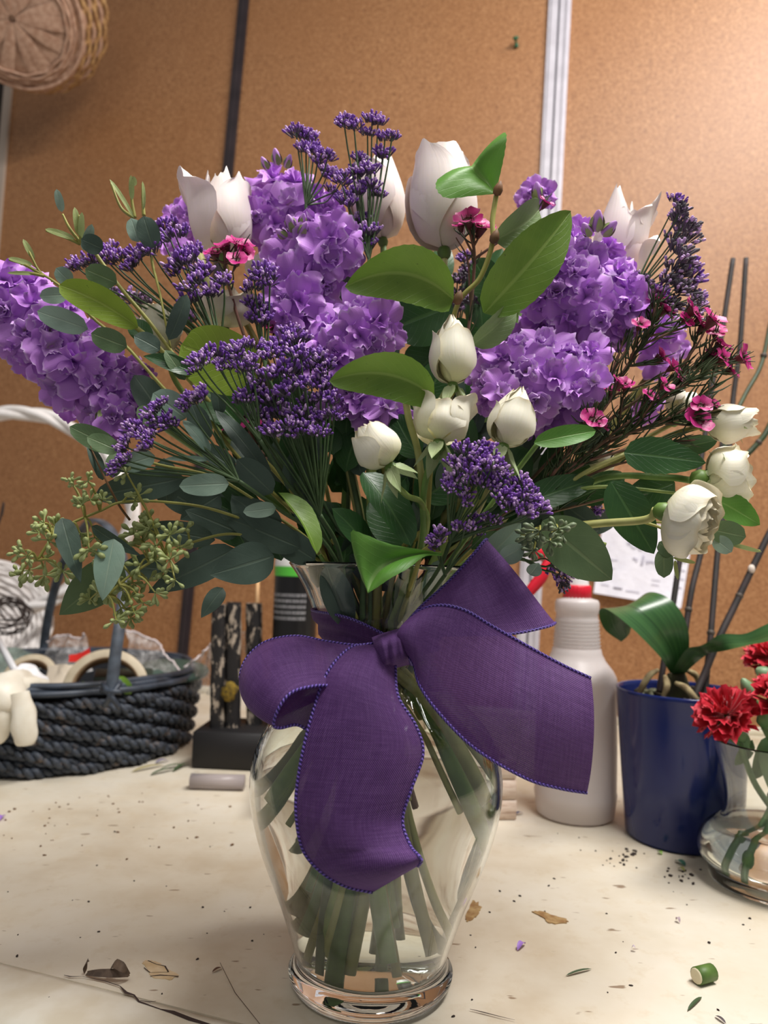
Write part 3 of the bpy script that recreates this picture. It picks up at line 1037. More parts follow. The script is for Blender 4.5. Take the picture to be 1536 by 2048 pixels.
def leafmat(name, c1, c2, vein, rough=0.38, back=None, spots=False, nv=9.0, trans=0.12, sv_=.5):
    """Leaf colour with midrib and side veins, drawn in the leaf's own UV."""
    m = mat(name, c1, rough)
    nt = NT(m)
    uv = nt.n('ShaderNodeTexCoord').outputs['UV']
    ob = nt.n('ShaderNodeTexCoord').outputs['Object']
    x = nt.n('ShaderNodeSeparateXYZ', {0: uv})
    u = nt.math('ABSOLUTE', nt.math('SUBTRACT', x.outputs[0], 0.5))
    mid = nt.ramp(u, [(0.0, (1, 1, 1)), (0.022, (0.8, 0.8, 0.8)), (0.04, (0, 0, 0))])
    ph = nt.math('SUBTRACT', nt.math('MULTIPLY', x.outputs[1], nv), nt.math('MULTIPLY', u, nv * 0.75))
    fr = nt.math('ABSOLUTE', nt.math('SUBTRACT', nt.math('FRACT', ph), 0.5))
    sv = nt.ramp(fr, [(0.0, (sv_, sv_, sv_)), (0.03, (sv_ * .3, sv_ * .3, sv_ * .3)), (0.07, (0, 0, 0))])
    vn_ = nt.math('MAXIMUM', mid, sv)
    n1 = nt.noise(ob, 40, 3)
    c = nt.ramp(n1, [(0.35, lin(c1)), (0.65, lin(c2))])
    if spots:
        n2 = nt.noise(ob, 380, 3, 0.7)
        c = nt.mix(nt.ramp(n2, [(0.66, (0, 0, 0)), (0.74, (0.8, 0.8, 0.8))]), c, lin((50, 52, 14)))
    c = nt.mix(nt.math('MULTIPLY', vn_, 0.55), c, lin(vein))
    setin(m, 'Base Color', c)
    bump(m, nt.math('MULTIPLY_ADD', vn_, -0.6, nt.math('MULTIPLY', nt.noise(ob, 300, 2), 0.4)), 0.0006, 0.5)
    if trans:
        b = bsdf(m)
        tl = nt.n('ShaderNodeBsdfTranslucent', {0: lin([min(255, v * 1.25) for v in c2])})
        mx = nt.n('ShaderNodeMixShader', {0: trans, 1: b.outputs[0], 2: tl.outputs[0]})
        m.node_tree.links.new(mx.outputs[0], m.node_tree.nodes['Material Output'].inputs[0])
    return m


bright_leaf = leafmat('bright_leaf', (104, 150, 44), (132, 172, 66), (176, 204, 116))
for k, (bx, by, tx, ty, w, lab) in enumerate(((140, 1392, 178, 1366, 22, 'green leaf scrap at the left inside the tape ring'), (262, 1388, 236, 1352, 24, 'green leaf scrap right of the handle foot inside the tape ring'),
                                              (66, 1381, 118, 1378, 14, 'flat green leaf lying on the rope rim beside the glove'))):
    m = MB()
    m.grid(leaf_grid(P(bx, by, .93), P(tx, ty, .925), PX(w, .93), nrm([0.1, -1, 0.4]), fold=0.25, a=.5, b=.5, n=8, w=5))
    tag(m.build('leaf_scrap', bright_leaf, origin=P(bx, by, .93)), lab, 'leaf')

# --- peeling black posts in a black box
peel = mat('peeling_black_paint', (26, 24, 26), 0.55)
nt = NT(peel)
co = nt.n('ShaderNodeTexCoord').outputs['Object']
f = nt.noise(nt.n('ShaderNodeMapping', {0: co, 3: (1.0, 1.0, 0.38)}).outputs[0], 95, 5, 0.72)
f3 = nt.noise(co, 22, 2)
mask = nt.math('ADD', f, nt.math('MULTIPLY', f3, 0.25))
setin(peel, 'Base Color', nt.ramp(mask, [(0.0, lin((20, 19, 21))), (0.665, lin((30, 28, 29))), (0.695, lin((168, 154, 138))), (0.86, lin((206, 192, 172)))]))
bump(peel, f, 0.002, 0.7)
blackbox = mat('matt_black', (20, 18, 20), 0.6)
pc = PZ(457, 1541)
pst = thing('black_post_stand', 'black box holding three peeling black wooden posts behind the bow', 'candle stand', pc)
pw = nrm([1, -0.06, 0])
pax = np.stack([pw, np.cross([0, 0, 1.0], pw), (0, 0, 1)], 1)
s_ = pc[1] / FPX
m = MB()
m.box(pc + pax[:, 1] * 0.045 + np.array([0, 0, 0.0235]), (150 * s_, 0.09, 0.046), 0, pax, 0.002)
m.build('base_box', blackbox, pst)
for px_, top, w_, dy in ((434, 1207, 29, 0.03), (464, 1203, 30, 0.036), (508, 1205, 33, 0.06)):
    y_ = pc[1] + dy
    bt = P(px_, 1476, y_)
    tp = P(px_ + (4 if px_ < 500 else 0), top, y_)
    m = MB()
    h_ = tp[2] - 0.046
    rad = w_ * y_ / FPX / 2
    rows = []
    for z in np.linspace(0, 1, 16):
        a = np.linspace(0, 2 * math.pi, 14, endpoint=False) + 0.3
        sq = 1 / (np.abs(np.cos(a)) ** 4 + np.abs(np.sin(a)) ** 4) ** 0.25
        rr = rad * 0.97 * sq * (1 + np.array([rng.uniform(-.06, .05) for _ in a]))
        cc = np.array([bt[0] + (tp[0] - bt[0]) * z, y_, 0.045 + h_ * z])
        rows.append(cc + np.stack([rr * np.cos(a), rr * np.sin(a), 0 * a], 1))
    m.grid(np.array(rows), cv=True)
    m.add(np.vstack([rows[-1], rows[-1].mean(0)[None]]), [(j, (j + 1) % 14, 14) for j in range(14)])
    m.build('post', peel, pst)
m = MB()
m.blob(P(460, 1383, pc[1] + 0.016), (0.010, 0.004, 0.013), 0, 8, 6, 0.3)
tag(m.build('moss_tuft', mottled('ochre_moss', (150, 122, 34), (90, 74, 30), 200, 0.9), pst), 'ochre tuft on the posts')
m = MB()
m.tube([PZ(378, 1566, 0.0085) + np.array([0, .008, 0]), PZ(486, 1569, 0.0085) + np.array([0, .008, 0])], 0.0085, 16)
tag(m.build('plastic_cylinder', mat('frosted_tube', (196, 186, 186), 0.3, Transmission_Weight=0.4, IOR=1.35), origin=PZ(430, 1568)), 'frosted clear plastic tube lying before the black post stand', 'tube')
m = MB()
m.tube([P(516, 1150, 1.06), P(514, 1215, 1.05), P(512, 1400, 1.03)], 0.0028, 6)
tag(m.build('wooden_stick', mat('pale_wood_stick', (226, 180, 128), 0.6), origin=P(512, 1400, 1.03)), 'thin pale wooden stick standing behind the right black post', 'stick')

# --- black spray can with green band and small print
can_m = mat('black_can_print', (18, 18, 20), 0.35)
nt = NT(can_m)
uv = nt.n('ShaderNodeTexCoord').outputs['UV']
x = nt.n('ShaderNodeSeparateXYZ', {0: uv})
rows_ = nt.math('FRACT', nt.math('MULTIPLY', x.outputs[1], 40.0))
rowid = nt.math('FLOOR', nt.math('MULTIPLY', x.outputs[1], 40.0))
tx = nt.n('ShaderNodeCombineXYZ', {0: nt.math('MULTIPLY', x.outputs[0], 190.0), 1: rowid}).outputs[0]
wd = nt.noise(tx, 1.0, 3, 0.7)
par = nt.math('SINE', nt.math('MULTIPLY', rowid, 0.78))
ok = nt.math('MULTIPLY', nt.math('GREATER_THAN', wd, 0.5), nt.math('MULTIPLY', nt.math('GREATER_THAN', rows_, 0.42), nt.math('GREATER_THAN', par, -0.55)))
col_lim = nt.math('LESS_THAN', nt.math('ABSOLUTE', nt.math('SUBTRACT', x.outputs[0], 0.71)), 0.16)
ok = nt.math('MULTIPLY', ok, col_lim)
setin(can_m, 'Base Color', nt.mix(nt.math('MULTIPLY', ok, 0.75), lin((18, 18, 20)), lin((180, 180, 184))))
cc = np.array([*P(587, 1300, 1.0)[:2], 0.0])
zt = lambda py: P(587, py, 1.0)[2]
can = thing('spray_can', 'black spray can with a green band and white small print behind the vase', 'can', cc)
rc = 43 * 1.0 / FPX
m = MB()
m.revolve([(0.0001, 0), (rc - .001, 0.0), (rc, 0.003)] + [(rc, z) for z in np.linspace(0.006, zt(1152), 12)], 40, 0, cc)
m.build('can_body', can_m, can)
m = MB()
m.revolve([(rc + .0002, zt(1152)), (rc + .0003, zt(1133))], 40, 0, cc)
m.build('green_band', mat('green_band_print', (88, 190, 66), 0.4), can)
m = MB()
m.revolve([(rc + .0002, zt(1133)), (rc, zt(1122)), (rc * .86, zt(1108)), (rc * .84, zt(1070)), (rc * .7, zt(1064)), (0.0001, zt(1064))], 40, 0, cc)
m.build('can_cap', mat('white_cap', (222, 222, 220), 0.4), can)

# --- whitewashed wooden box behind the vase
wood_m = mat('whitewashed_wood', (222, 202, 186), 0.6)
nt = NT(wood_m)
co = nt.n('ShaderNodeTexCoord').outputs['Object']
f = nt.noise(nt.n('ShaderNodeMapping', {0: co, 3: (8, 8, 60)}).outputs[0], 3, 5, 0.65)
setin(wood_m, 'Base Color', nt.ramp(f, [(0.35, lin((176, 142, 120))), (0.5, lin((222, 200, 182))), (0.7, lin((236, 222, 208)))]))
bump(wood_m, f, 0.001, 0.4)
wq = PZ(1033, 1641)
wx = thing('wooden_box', 'whitewashed low wooden box behind the glass vase', 'box', wq)
wdx = nrm([1, 0.1, 0])
wdy = np.array([-wdx[1], wdx[0], 0])
wax = np.stack([wdx, wdy, (0, 0, 1)], 1)
H_ = 0.062
LB = 0.25
for k in range(3):
    m = MB()
    m.box(wq - wdx * LB / 2 + wdy * 0.004 + np.array([0, 0, H_ * (k + .5) / 3]), (LB - .001 * k, 0.008, H_ / 3 - 0.0009), 0, wax, 0.001)
    m.build('plank', wood_m, wx)
for k in range(3):
    m = MB()
    m.box(wq + wdx * -0.004 + wdy * 0.075 + np.array([0, 0, H_ * (k + .5) / 3]), (0.008, 0.13, H_ / 3 - 0.0009), 0, wax, 0.001)
    m.build('plank', wood_m, wx)
for k in range(3):
    m = MB()
    m.box(wq - wdx * (LB - .004) + wdy * 0.075 + np.array([0, 0, H_ * (k + .5) / 3]), (0.008, 0.13, H_ / 3 - 0.0009), 0, wax, 0.001)
    m.build('plank', wood_m, wx)
    m = MB()
    m.box(wq - wdx * LB / 2 + wdy * 0.144 + np.array([0, 0, H_ * (k + .5) / 3]), (LB, 0.008, H_ / 3 - 0.0009), 0, wax, 0.001)
    m.build('plank', wood_m, wx)
m = MB()
m.box(wq - wdx * LB / 2 + wdy * 0.072 + np.array([0, 0, 0.004]), (LB - 0.02, 0.12, 0.006), 0, wax)
m.build('box_floor', wood_m, wx)

# --- spray bottle
SBY = 0.815
sb0 = P(1150, 1600, SBY)
sbc = np.array([sb0[0], SBY, 0.0])
hz = lambda py: max(0.0, P(1150, py, SBY)[2])
pr = lambda px_: px_ * SBY / FPX
plast = mat('milky_plastic', (226, 218, 216), 0.35, Subsurface_Weight=0.35, Subsurface_Radius=(0.03, 0.027, 0.025), Subsurface_Scale=1.0)
b = bsdf(plast)
nt = NT(plast)
tl = nt.n('ShaderNodeBsdfTranslucent', {0: lin((236, 228, 226))})
mx = nt.n('ShaderNodeMixShader', {0: 0.25, 1: b.outputs[0], 2: tl.outputs[0]})
plast.node_tree.links.new(mx.outputs[0], plast.node_tree.nodes['Material Output'].inputs[0])
sb = thing('spray_bottle', 'milky white spray bottle with a red collar and red trigger', 'spray bottle', sbc)
prof = [(0.0001, 0.002), (pr(66), 0.0), (pr(74), 0.003), (pr(78), hz(1590)), (pr(79), hz(1582)), (pr(78), hz(1578)), (pr(78.5), hz(1500)), (pr(77), hz(1364)), (pr(78), hz(1360)), (pr(76), hz(1350)), (pr(70), hz(1338)), (pr(56), hz(1320)), (pr(49), hz(1306))]
for i in range(9):
    y_ = 1296 - i * 7
    prof += [(pr(47 - i * 0.45), hz(y_)), (pr(44.2 - i * 0.45), hz(y_ - 3.5))]
prof += [(pr(41), hz(1234)), (pr(40), hz(1228)), (pr(43), hz(1222)), (pr(43), hz(1205)), (pr(40), hz(1199)), (pr(28), hz(1196)), (pr(25), hz(1190))]
m = MB()
m.revolve(prof, 48, 0, sbc)
m.build('bottle', plast, sb)
red_p = mat('red_plastic', (222, 30, 54), 0.4)
white_p = mat('white_plastic', (232, 230, 230), 0.4)
m = MB()
a = np.linspace(0, 2 * math.pi, 72, endpoint=False)
g = []
for r_, z_ in ((25, 1199), (27.5, 1198), (27, 1173), (25, 1170), (10, 1170)):
    rr = pr(r_) * (1 + 0.02 * np.sin(24 * a) * (r_ > 26))
    g.append(sbc + np.stack([rr * np.cos(a), rr * np.sin(a), np.full(72, hz(z_))], 1))
m.grid(np.array(g), cv=True)
m.build('collar', red_p, sb)
m = MB()
m.revolve([(pr(23), hz(1171)), (pr(21), hz(1160)), (pr(17), hz(1140)), (pr(16), hz(1128))], 24, 0, sbc)
m.build('neck_shroud', white_p, sb)
m = MB()
hx = np.array([-0.93, -0.36, 0.0])
hxx = np.stack([hx, np.cross([0, 0, 1.0], hx), (0, 0, 1)], 1)
g = []
for t, hh, ww, zz in ((-0.030, 0.008, 0.007, .001), (-0.024, 0.016, 0.012, 0), (0.0, 0.021, 0.014, 0), (0.022, 0.020, 0.013, 0.001), (0.036, 0.015, 0.010, 0.003), (0.046, 0.012, 0.009, 0.004)):
    c_ = sbc + hx * t + np.array([0, 0, hz(1112) + zz])
    a = np.linspace(0, 2 * math.pi, 12, endpoint=False)
    g.append(c_ + np.outer(np.cos(a) * ww, hxx[:, 1]) + np.outer(np.sin(a) * hh, (0, 0, 1)))
m.grid(np.array(g), cv=True)
m.add(g[0], [tuple(range(12))])
m.add(g[-1], [tuple(range(12))[::-1]])
m.build('sprayer_head', white_p, sb)
m = MB()
q = sbc + hx * 0.052 + np.array([0, 0, hz(1108)])
m.revolve([(0.0001, -0.006), (0.008, -0.006), (0.009, 0.004), (0.006, 0.006), (0.0001, 0.006)], 14, 0, q, frame(hx))
m.build('nozzle', red_p, sb)
m = MB()
tp_ = cat_rom([P(1100, 1118, SBY - .02), P(1092, 1133, SBY - .02), P(1082, 1155, SBY - .02), P(1062, 1180, SBY - .02), P(1052, 1194, SBY - .02)], 14)
m.tube(tp_, [0.0045, 0.006, 0.0068, 0.006, 0.004], 8)
m.build('trigger', red_p, sb)

# --- two notes pinned on the wall
paper = mat('white_note_paper', (236, 234, 244), 0.7)
nt = NT(paper)
uv = nt.n('ShaderNodeTexCoord').outputs['UV']
ob = nt.n('ShaderNodeTexCoord').outputs['Object']
f = nt.noise(ob, 26, 4, 0.6)
setin(paper, 'Base Color', nt.ramp(f, [(0.3, lin((222, 220, 232))), (0.6, lin((238, 236, 246)))]))
bump(paper, f, 0.006, 0.6)
ink = mat('faded_ink', (176, 172, 188), 0.7)
ink2 = mat('dark_ink', (120, 112, 128), 0.7)
red_ink = mat('pink_print', (232, 150, 150), 0.7)


def note(corners, off, label, marks):
    tl_, tr_, br_, bl_ = [np.array(c) for c in corners]
    m = MB()
    g = []
    for v in np.linspace(0, 1, 14):
        row = []
        for u in np.linspace(0, 1, 12):
            px_ = tl_ * (1 - u) * (1 - v) + tr_ * u * (1 - v) + br_ * u * v + bl_ * (1 - u) * v
            row.append(WP(px_[0], px_[1], off + 0.004 + 0.010 * v ** 3 * (0.4 + u) + 0.0015 * math.sin(9 * u + 5 * v)))
        g.append(row)
    m.grid(np.array(g), flip=True)
    o = tag(m.build('paper_note', paper, origin=WP(*tl_, off)), label, 'note')

    def at(u, v):
        px_ = tl_ * (1 - u) * (1 - v) + tr_ * u * (1 - v) + br_ * u * v + bl_ * (1 - u) * v
        return WP(px_[0], px_[1], off + 0.0048 + 0.010 * v ** 3 * (0.4 + u) + 0.0015 * math.sin(9 * u + 5 * v))
    for nm, mt, strokes, w in marks:
        m = MB()
        for st in strokes:
            q = np.array([at(u, v) for u, v in st])
            q = cat_rom(q, 4 * len(q)) if len(q) > 2 else q
            m.tube(q, w, 4)
        m.build(nm, mt, o)
    return o


def scrawl(u0, v0, du, n, h, r):
    """A word of faint handwriting: joined up and down strokes."""
    pts = []
    for i in range(n):
        pts.append((u0 + du * i + r.uniform(-.004, .004), v0 + (h if i % 2 else 0) * r.uniform(.5, 1.1) + 0.02 * du * i))
    return pts


sr = random.Random(4)
C_ = [(0.46 - 0.03 * math.cos(t), 0.27 + 0.05 * math.sin(t)) for t in np.linspace(0.5, 5.6, 8)]
O_ = [(0.54 - 0.03 * math.cos(t), 0.285 + 0.05 * math.sin(t)) for t in np.linspace(0, 6.28, 9)]
note([(1206, 1044), (1352, 1056), (1344, 1212), (1187, 1186)], 0.008, 'white handwritten note on the wall above the spray bottle',
     [('handwriting', ink, [C_, O_, scrawl(0.36, 0.24, 0.02, 4, 0.08, sr), scrawl(0.45, 0.44, 0.018, 5, 0.05, sr), [(0.585, 0.40), (0.565, 0.52), (0.59, 0.53)], [(0.60, 0.40), (0.585, 0.53)], scrawl(0.63, 0.46, 0.02, 7, 0.05, sr)], 0.0007),
      ('handwriting', ink2, [scrawl(0.24, 0.875, 0.01, 12, 0.02, sr)], 0.0008),
      ('handwriting', ink, [scrawl(0.08, 0.86, 0.012, 10, 0.015, sr), scrawl(0.40, 0.89, 0.012, 16, 0.015, sr), scrawl(0.72, 0.70, 0.012, 10, 0.012, sr), scrawl(0.1, 0.50, 0.012, 14, 0.012, sr), scrawl(0.15, 0.62, 0.012, 8, 0.01, sr), scrawl(0.72, 0.76, 0.012, 9, 0.012, sr)], 0.0005)])
note([(1300, 1046), (1388, 1060), (1362, 1217), (1286, 1206)], 0.003, 'white printed sheet behind the handwritten note, its right edge showing',
     [('printing', ink, [scrawl(0.86, 0.3 + 0.11 * k, 0.012, 8, 0.015, sr) for k in range(5)], 0.0005),
      ('pink_print', red_ink, [[(0.1, 0.1), (0.3, 0.16)], [(0.12, 0.16), (0.32, 0.2)], [(0.3, 0.08), (0.12, 0.22)]], 0.002)])
# ---------------------------------------------------------------- orchid pot, carnation vase, scraps on the worktop
def strip_grid(prs, nl=40, nw=9, belly=None):
    A = cat_rom([P(*p[0]) for p in prs], nl)
    B = cat_rom([P(*p[1]) for p in prs], nl)
    s = np.linspace(0, 1, nw)
    g = A[:, None] * (1 - s)[None, :, None] + B[:, None] * s[None, :, None]
    if belly is not None:
        be = cat_rom(np.array(belly, float)[:, None], nl)[:, 0]
        t = np.gradient((A + B) / 2, axis=0)
        nn = np.cross(B - A, t)
        nn /= np.linalg.norm(nn, axis=1)[:, None] + 1e-9
        nn = nn * np.sign((nn[nl // 3] @ (CAMPOS - A[nl // 3])))
        g += nn[:, None] * (be[:, None] * (np.abs(2 * s - 1) ** 1.5)[None])[..., None]
    return g


OY = 0.757
pc0 = P(1362, 1640, OY)
oc = np.array([pc0[0], OY, 0.0])
orch = thing('potted_orchid', 'flowerless orchid with bare dark spikes in a glossy navy blue pot', 'potted plant', oc)
pot_m = mat('navy_glaze', (27, 39, 96), 0.14, Specular_IOR_Level=0.4)
rz = P(1358, 1379, OY)[2]
s_ = OY / FPX
rb_, rt_ = 104 * s_, 123 * s_
m = MB()
m.revolve([(0.0001, 0.0008), (rb_ - 0.003, 0.0), (rb_, 0.003), (rb_ + (rt_ - rb_) * .4, rz * .4), (rb_ + (rt_ - rb_) * .8, rz * .8), (rt_ - 0.0008, rz - 0.004), (rt_, rz - 0.001), (rt_ - 0.0008, rz + 0.0006), (rt_ - 0.0026, rz), (rt_ - 0.0036, rz - 0.004), (rb_, 0.03), (0.0001, 0.03)], 72, 0, oc)
m.build('pot', pot_m, orch)
bark = mottled('bark_chips', (92, 84, 66), (52, 44, 34), 220, 0.9)
moss = mottled('pale_moss', (146, 150, 122), (84, 84, 62), 260, 0.95)
sl = np.array([0, 0, rz - 0.014])
m = MB()
m.revolve([(0.0001, 0), (rt_ * .6, 0.001), (rt_ - 0.006, -0.002)], 30, 0, oc + sl)
m.build('potting_mix', bark, orch)
for k in range(46):
    a, r_ = rng.uniform(0, 6.28), rt_ * 0.88 * math.sqrt(rng.random())
    m = MB()
    m.blob(oc + sl + np.array([r_ * math.cos(a), r_ * math.sin(a), rng.uniform(0.001, 0.006)]), (rng.uniform(.005, .010), rng.uniform(.004, .008), rng.uniform(.003, .006)), 0, 7, 5, 0.3, frame(nrm([rng.uniform(-1, 1), rng.uniform(-1, 1), 1])))
    m.build('bark_chip', moss if k % 3 == 0 else bark, orch)
orch_leaf = mat('orchid_leaf', (52, 92, 50), 0.28)
nt = NT(orch_leaf)
uv = nt.n('ShaderNodeTexCoord').outputs['UV']
x = nt.n('ShaderNodeSeparateXYZ', {0: uv})
u = nt.math('ABSOLUTE', nt.math('SUBTRACT', x.outputs[0], 0.5))
st = nt.noise(nt.n('ShaderNodeMapping', {0: uv, 3: (26, 1.2, 1)}).outputs[0], 1.0, 2)
setin(orch_leaf, 'Base Color', nt.mix(nt.ramp(u, [(0.0, (0.7, 0.7, 0.7)), (0.04, (0, 0, 0))]), nt.ramp(st, [(0.3, lin((44, 80, 44))), (0.7, lin((66, 106, 58)))]), lin((34, 62, 34))))
bump(orch_leaf, nt.math('ADD', nt.math('MULTIPLY', u, -2.0), st), 0.001, 0.3)
yl = OY
m = MB()
g = strip_grid([((1364, 1352, yl), (1340, 1344, yl)), ((1372, 1300, yl - .01), (1316, 1312, yl - .02)), ((1364, 1250, yl - .016), (1268, 1268, yl - .036)), ((1338, 1210, yl - .014), (1228, 1240, yl - .040)),
                ((1300, 1194, yl + .0), (1204, 1228, yl - .03)), ((1276, 1214, yl + .016), (1213, 1260, yl - .008)), ((1262, 1266, yl + .02), (1244, 1284, yl + .01))], 44, 11, [0.001, .004, .007, .007, .005, .003, .001])
m.grid(g)
m.build('leaf', orch_leaf, orch)
m = MB()
g = strip_grid([((1342, 1352, yl), (1362, 1356, yl)), ((1352, 1322, yl - .02), (1382, 1330, yl - .01)), ((1372, 1294, yl - .035), (1408, 1308, yl - .01)), ((1402, 1289, yl - .04), (1424, 1303, yl - .03)), ((1442, 1271, yl - .05), (1464, 1300, yl - .065)),
                ((1492, 1272, yl - .065), (1504, 1294, yl - .08)), ((1545, 1250, yl - .08), (1550, 1284, yl - .10)), ((1600, 1232, yl - .09), (1602, 1256, yl - .10)), ((1640, 1236, yl - .10), (1642, 1240, yl - .10))], 50, 9, [0, .002, .002, .001, .002, .003, .003, .002, 0])
m.grid(g)
m.build('leaf', orch_leaf, orch)
m = MB()
m.tube(cat_rom([P(1352, 1346, yl), P(1356, 1372, yl), P(1358, 1398, yl)], 8), [0.0085, 0.011, 0.012], 10)
m.build('crown', mottled('orchid_crown', (64, 66, 34), (44, 40, 24), 90, 0.6), orch)
spike_m = mottled('dark_orchid_spike', (48, 36, 36), (30, 28, 26), 60, 0.7)
green_sp = mottled('green_orchid_spike', (60, 76, 44), (46, 58, 36), 60, 0.45)
node_m = mat('spike_node', (74, 66, 58), 0.6)


def spike(pts, r, mt, nodes=(), nm='flower_spike'):
    q = cat_rom([P(*p) for p in pts], 10 * len(pts))
    m = MB()
    m.tube(q, r, 8)
    o = m.build(nm, mt, orch)
    for f_ in nodes:
        i = int(f_ * (len(q) - 2))
        t = nrm(q[i + 1] - q[i])
        m = MB()
        m.revolve([(0.0001, -0.004), (0.0034, -0.002), (0.0044, 0.0), (0.0036, 0.003), (0.0001, 0.0045)], 8, 0, q[i], frame(t))
        m.build('node', node_m, o)
    return o


spike([(1466, 518, .90), (1440, 690, .88), (1423, 780, .87), (1404, 908, .85), (1384, 1000, .83), (1364, 1092, .81), (1344, 1223, .79), (1326, 1335, OY + .015), (1318, 1385, OY + .01)], 0.0033, spike_m, (0.5,))
spike([(1492, 517, .93), (1480, 690, .91), (1466, 800, .90), (1456, 930, .87), (1442, 1060, .84), (1435, 1106, .83), (1421, 1274, .79), (1414, 1340, OY + .03), (1410, 1395, OY + .02)], 0.0034, spike_m, (0.45, 0.75))
spike([(1446, 880, .86), (1420, 1030, .84), (1401, 1109, .83), (1384, 1177, .81), (1374, 1240, .80), (1366, 1300, OY + .03), (1360, 1380, OY + .01)], 0.0034, spike_m, (0.3, 0.62))
spike([(1620, 900, .84), (1560, 1030, .82), (1536, 1072, .81), (1503, 1140, .80), (1470, 1210, .79), (1440, 1272, .775), (1408, 1350, OY + .01), (1388, 1396, OY)], 0.0036, spike_m, (0.55,))
spike([(1560, 560, .90), (1540, 650, .89), (1522, 730, .88), (1490, 790, .87), (1462, 850, .86), (1440, 930, .85), (1424, 1040, .83)], 0.0026, green_sp, (0.3,))
spike([(1580, 760, .86), (1536, 858, .85), (1505, 898, .85), (1478, 925, .85), (1462, 960, .85)], 0.0034, green_sp, (0.4,))
m = MB()
m.blob(P(1503, 1138, .797), (0.004, 0.003, 0.005), 0, 8, 6)
m.build('pale_scar', mat('pale_scar', (224, 212, 200), 0.7), orch)
root_m = mottled('orchid_root', (176, 160, 118), (128, 110, 78), 120, 0.8)
for pts in ([(1352, 1366, yl - .03), (1372, 1376, yl - .045), (1390, 1396, yl - .05), (1398, 1408, yl - .045)], [(1316, 1340, yl + .01), (1300, 1350, yl + .005), (1284, 1375, yl), (1276, 1398, yl)],
            [(1330, 1352, yl - .01), (1334, 1372, yl - .02), (1326, 1396, yl - .02)], [(1372, 1340, yl + .02), (1392, 1352, yl + .03), (1404, 1385, yl + .03)]):
    m = MB()
    m.tube(cat_rom([P(*p) for p in pts], 14), [0.002, 0.0035, 0.0032, 0.002], 7)
    m.build('air_root', root_m, orch)

# --- small vase of red carnations
CVY = 0.650
k0 = P(1556, 1720, CVY)
cvc = np.array([k0[0], CVY, 0.0])
s_ = CVY / FPX
czz = lambda py: max(0.0, P(1556, py, CVY)[2])
cvo = [(116, 1484), (112, 1500), (103, 1540), (96, 1580), (94, 1615), (100, 1640), (122, 1658), (140, 1680), (146, 1704), (142, 1722), (128, 1738)]
co_ = cat_rom([(r * s_, czz(y)) for r, y in cvo], 40).tolist()
ci_ = [(r - 0.0022, z) for r, z in co_[::-1] if z > 0.006]
m = MB()
m.revolve([(0.0001, 0.001), (0.044, 0.0), (0.054, 0.0015)] + co_[::-1] + [(co_[0][0] - 0.0011, co_[0][1] + 0.0008)] + ci_[::-1] + [(ci_[0][0] * .9, 0.006), (0.0001, 0.0055)], 64, 0, cvc)
cv_ = tag(m.build('bud_vase', glass_m, origin=cvc), 'small flared clear glass vase with a round bulb foot, holding red carnations', 'vase')
wtop = czz(1655)
wi2 = [(0.0001, 0.0058), (ci_[0][0] * .9 - .0004, 0.0064)] + [(r - 0.0004, z) for r, z in ci_ if z < wtop] + [(float(np.interp(wtop, [q[1] for q in ci_], [q[0] for q in ci_])) - .0004, wtop), (0.0001, wtop)]
m = MB()
m.revolve(wi2, 64, 0, cvc)
tag(m.build('vase_water', water_m, origin=cvc), 'shallow clear water in the foot of the small carnation vase', 'water')
red_pet = mat('carnation_red', (198, 16, 40), 0.55, Subsurface_Weight=0.1, Subsurface_Radius=(0.006, 0.001, 0.001), Sheen_Weight=0.15)
nt = NT(red_pet)
uv = nt.n('ShaderNodeTexCoord').outputs['UV']
x = nt.n('ShaderNodeSeparateXYZ', {0: uv})
setin(red_pet, 'Base Color', nt.ramp(x.outputs[1], [(0.2, lin((150, 6, 26))), (0.8, lin((200, 12, 40))), (1.0, lin((214, 34, 60)))]))
carn_g = mottled('carnation_green', (112, 146, 92), (84, 122, 76), 80, 0.5)


def frill(mb, c, R, h, phi, elev, rr):
    """one toothed carnation petal"""
    n, w = 6, 11
    t = np.linspace(0.1, 1, n)[:, None]
    s = np.linspace(-1, 1, w)[None]
    half = 0.62 * t ** 0.7
    a = phi + s * half
    rad = R * t * np.cos(elev) + 0 * s
    z = h * 0.1 + R * t * np.sin(elev) + 0 * s
    tooth = np.where(np.arange(w) % 2, 0.09, -0.05) * np.array([rr.uniform(.5, 1.5) for _ in range(w)])
    rad = rad * (1 + tooth[None] * t ** 3)
    z = z + R * 0.13 * np.sin(5 * s + rr.uniform(0, 6)) * t ** 2 + R * .05 * np.sin(11 * s + rr.uniform(0, 6)) * t ** 3
    g = np.stack([rad * np.cos(a), rad * np.sin(a), z], -1)
    return g


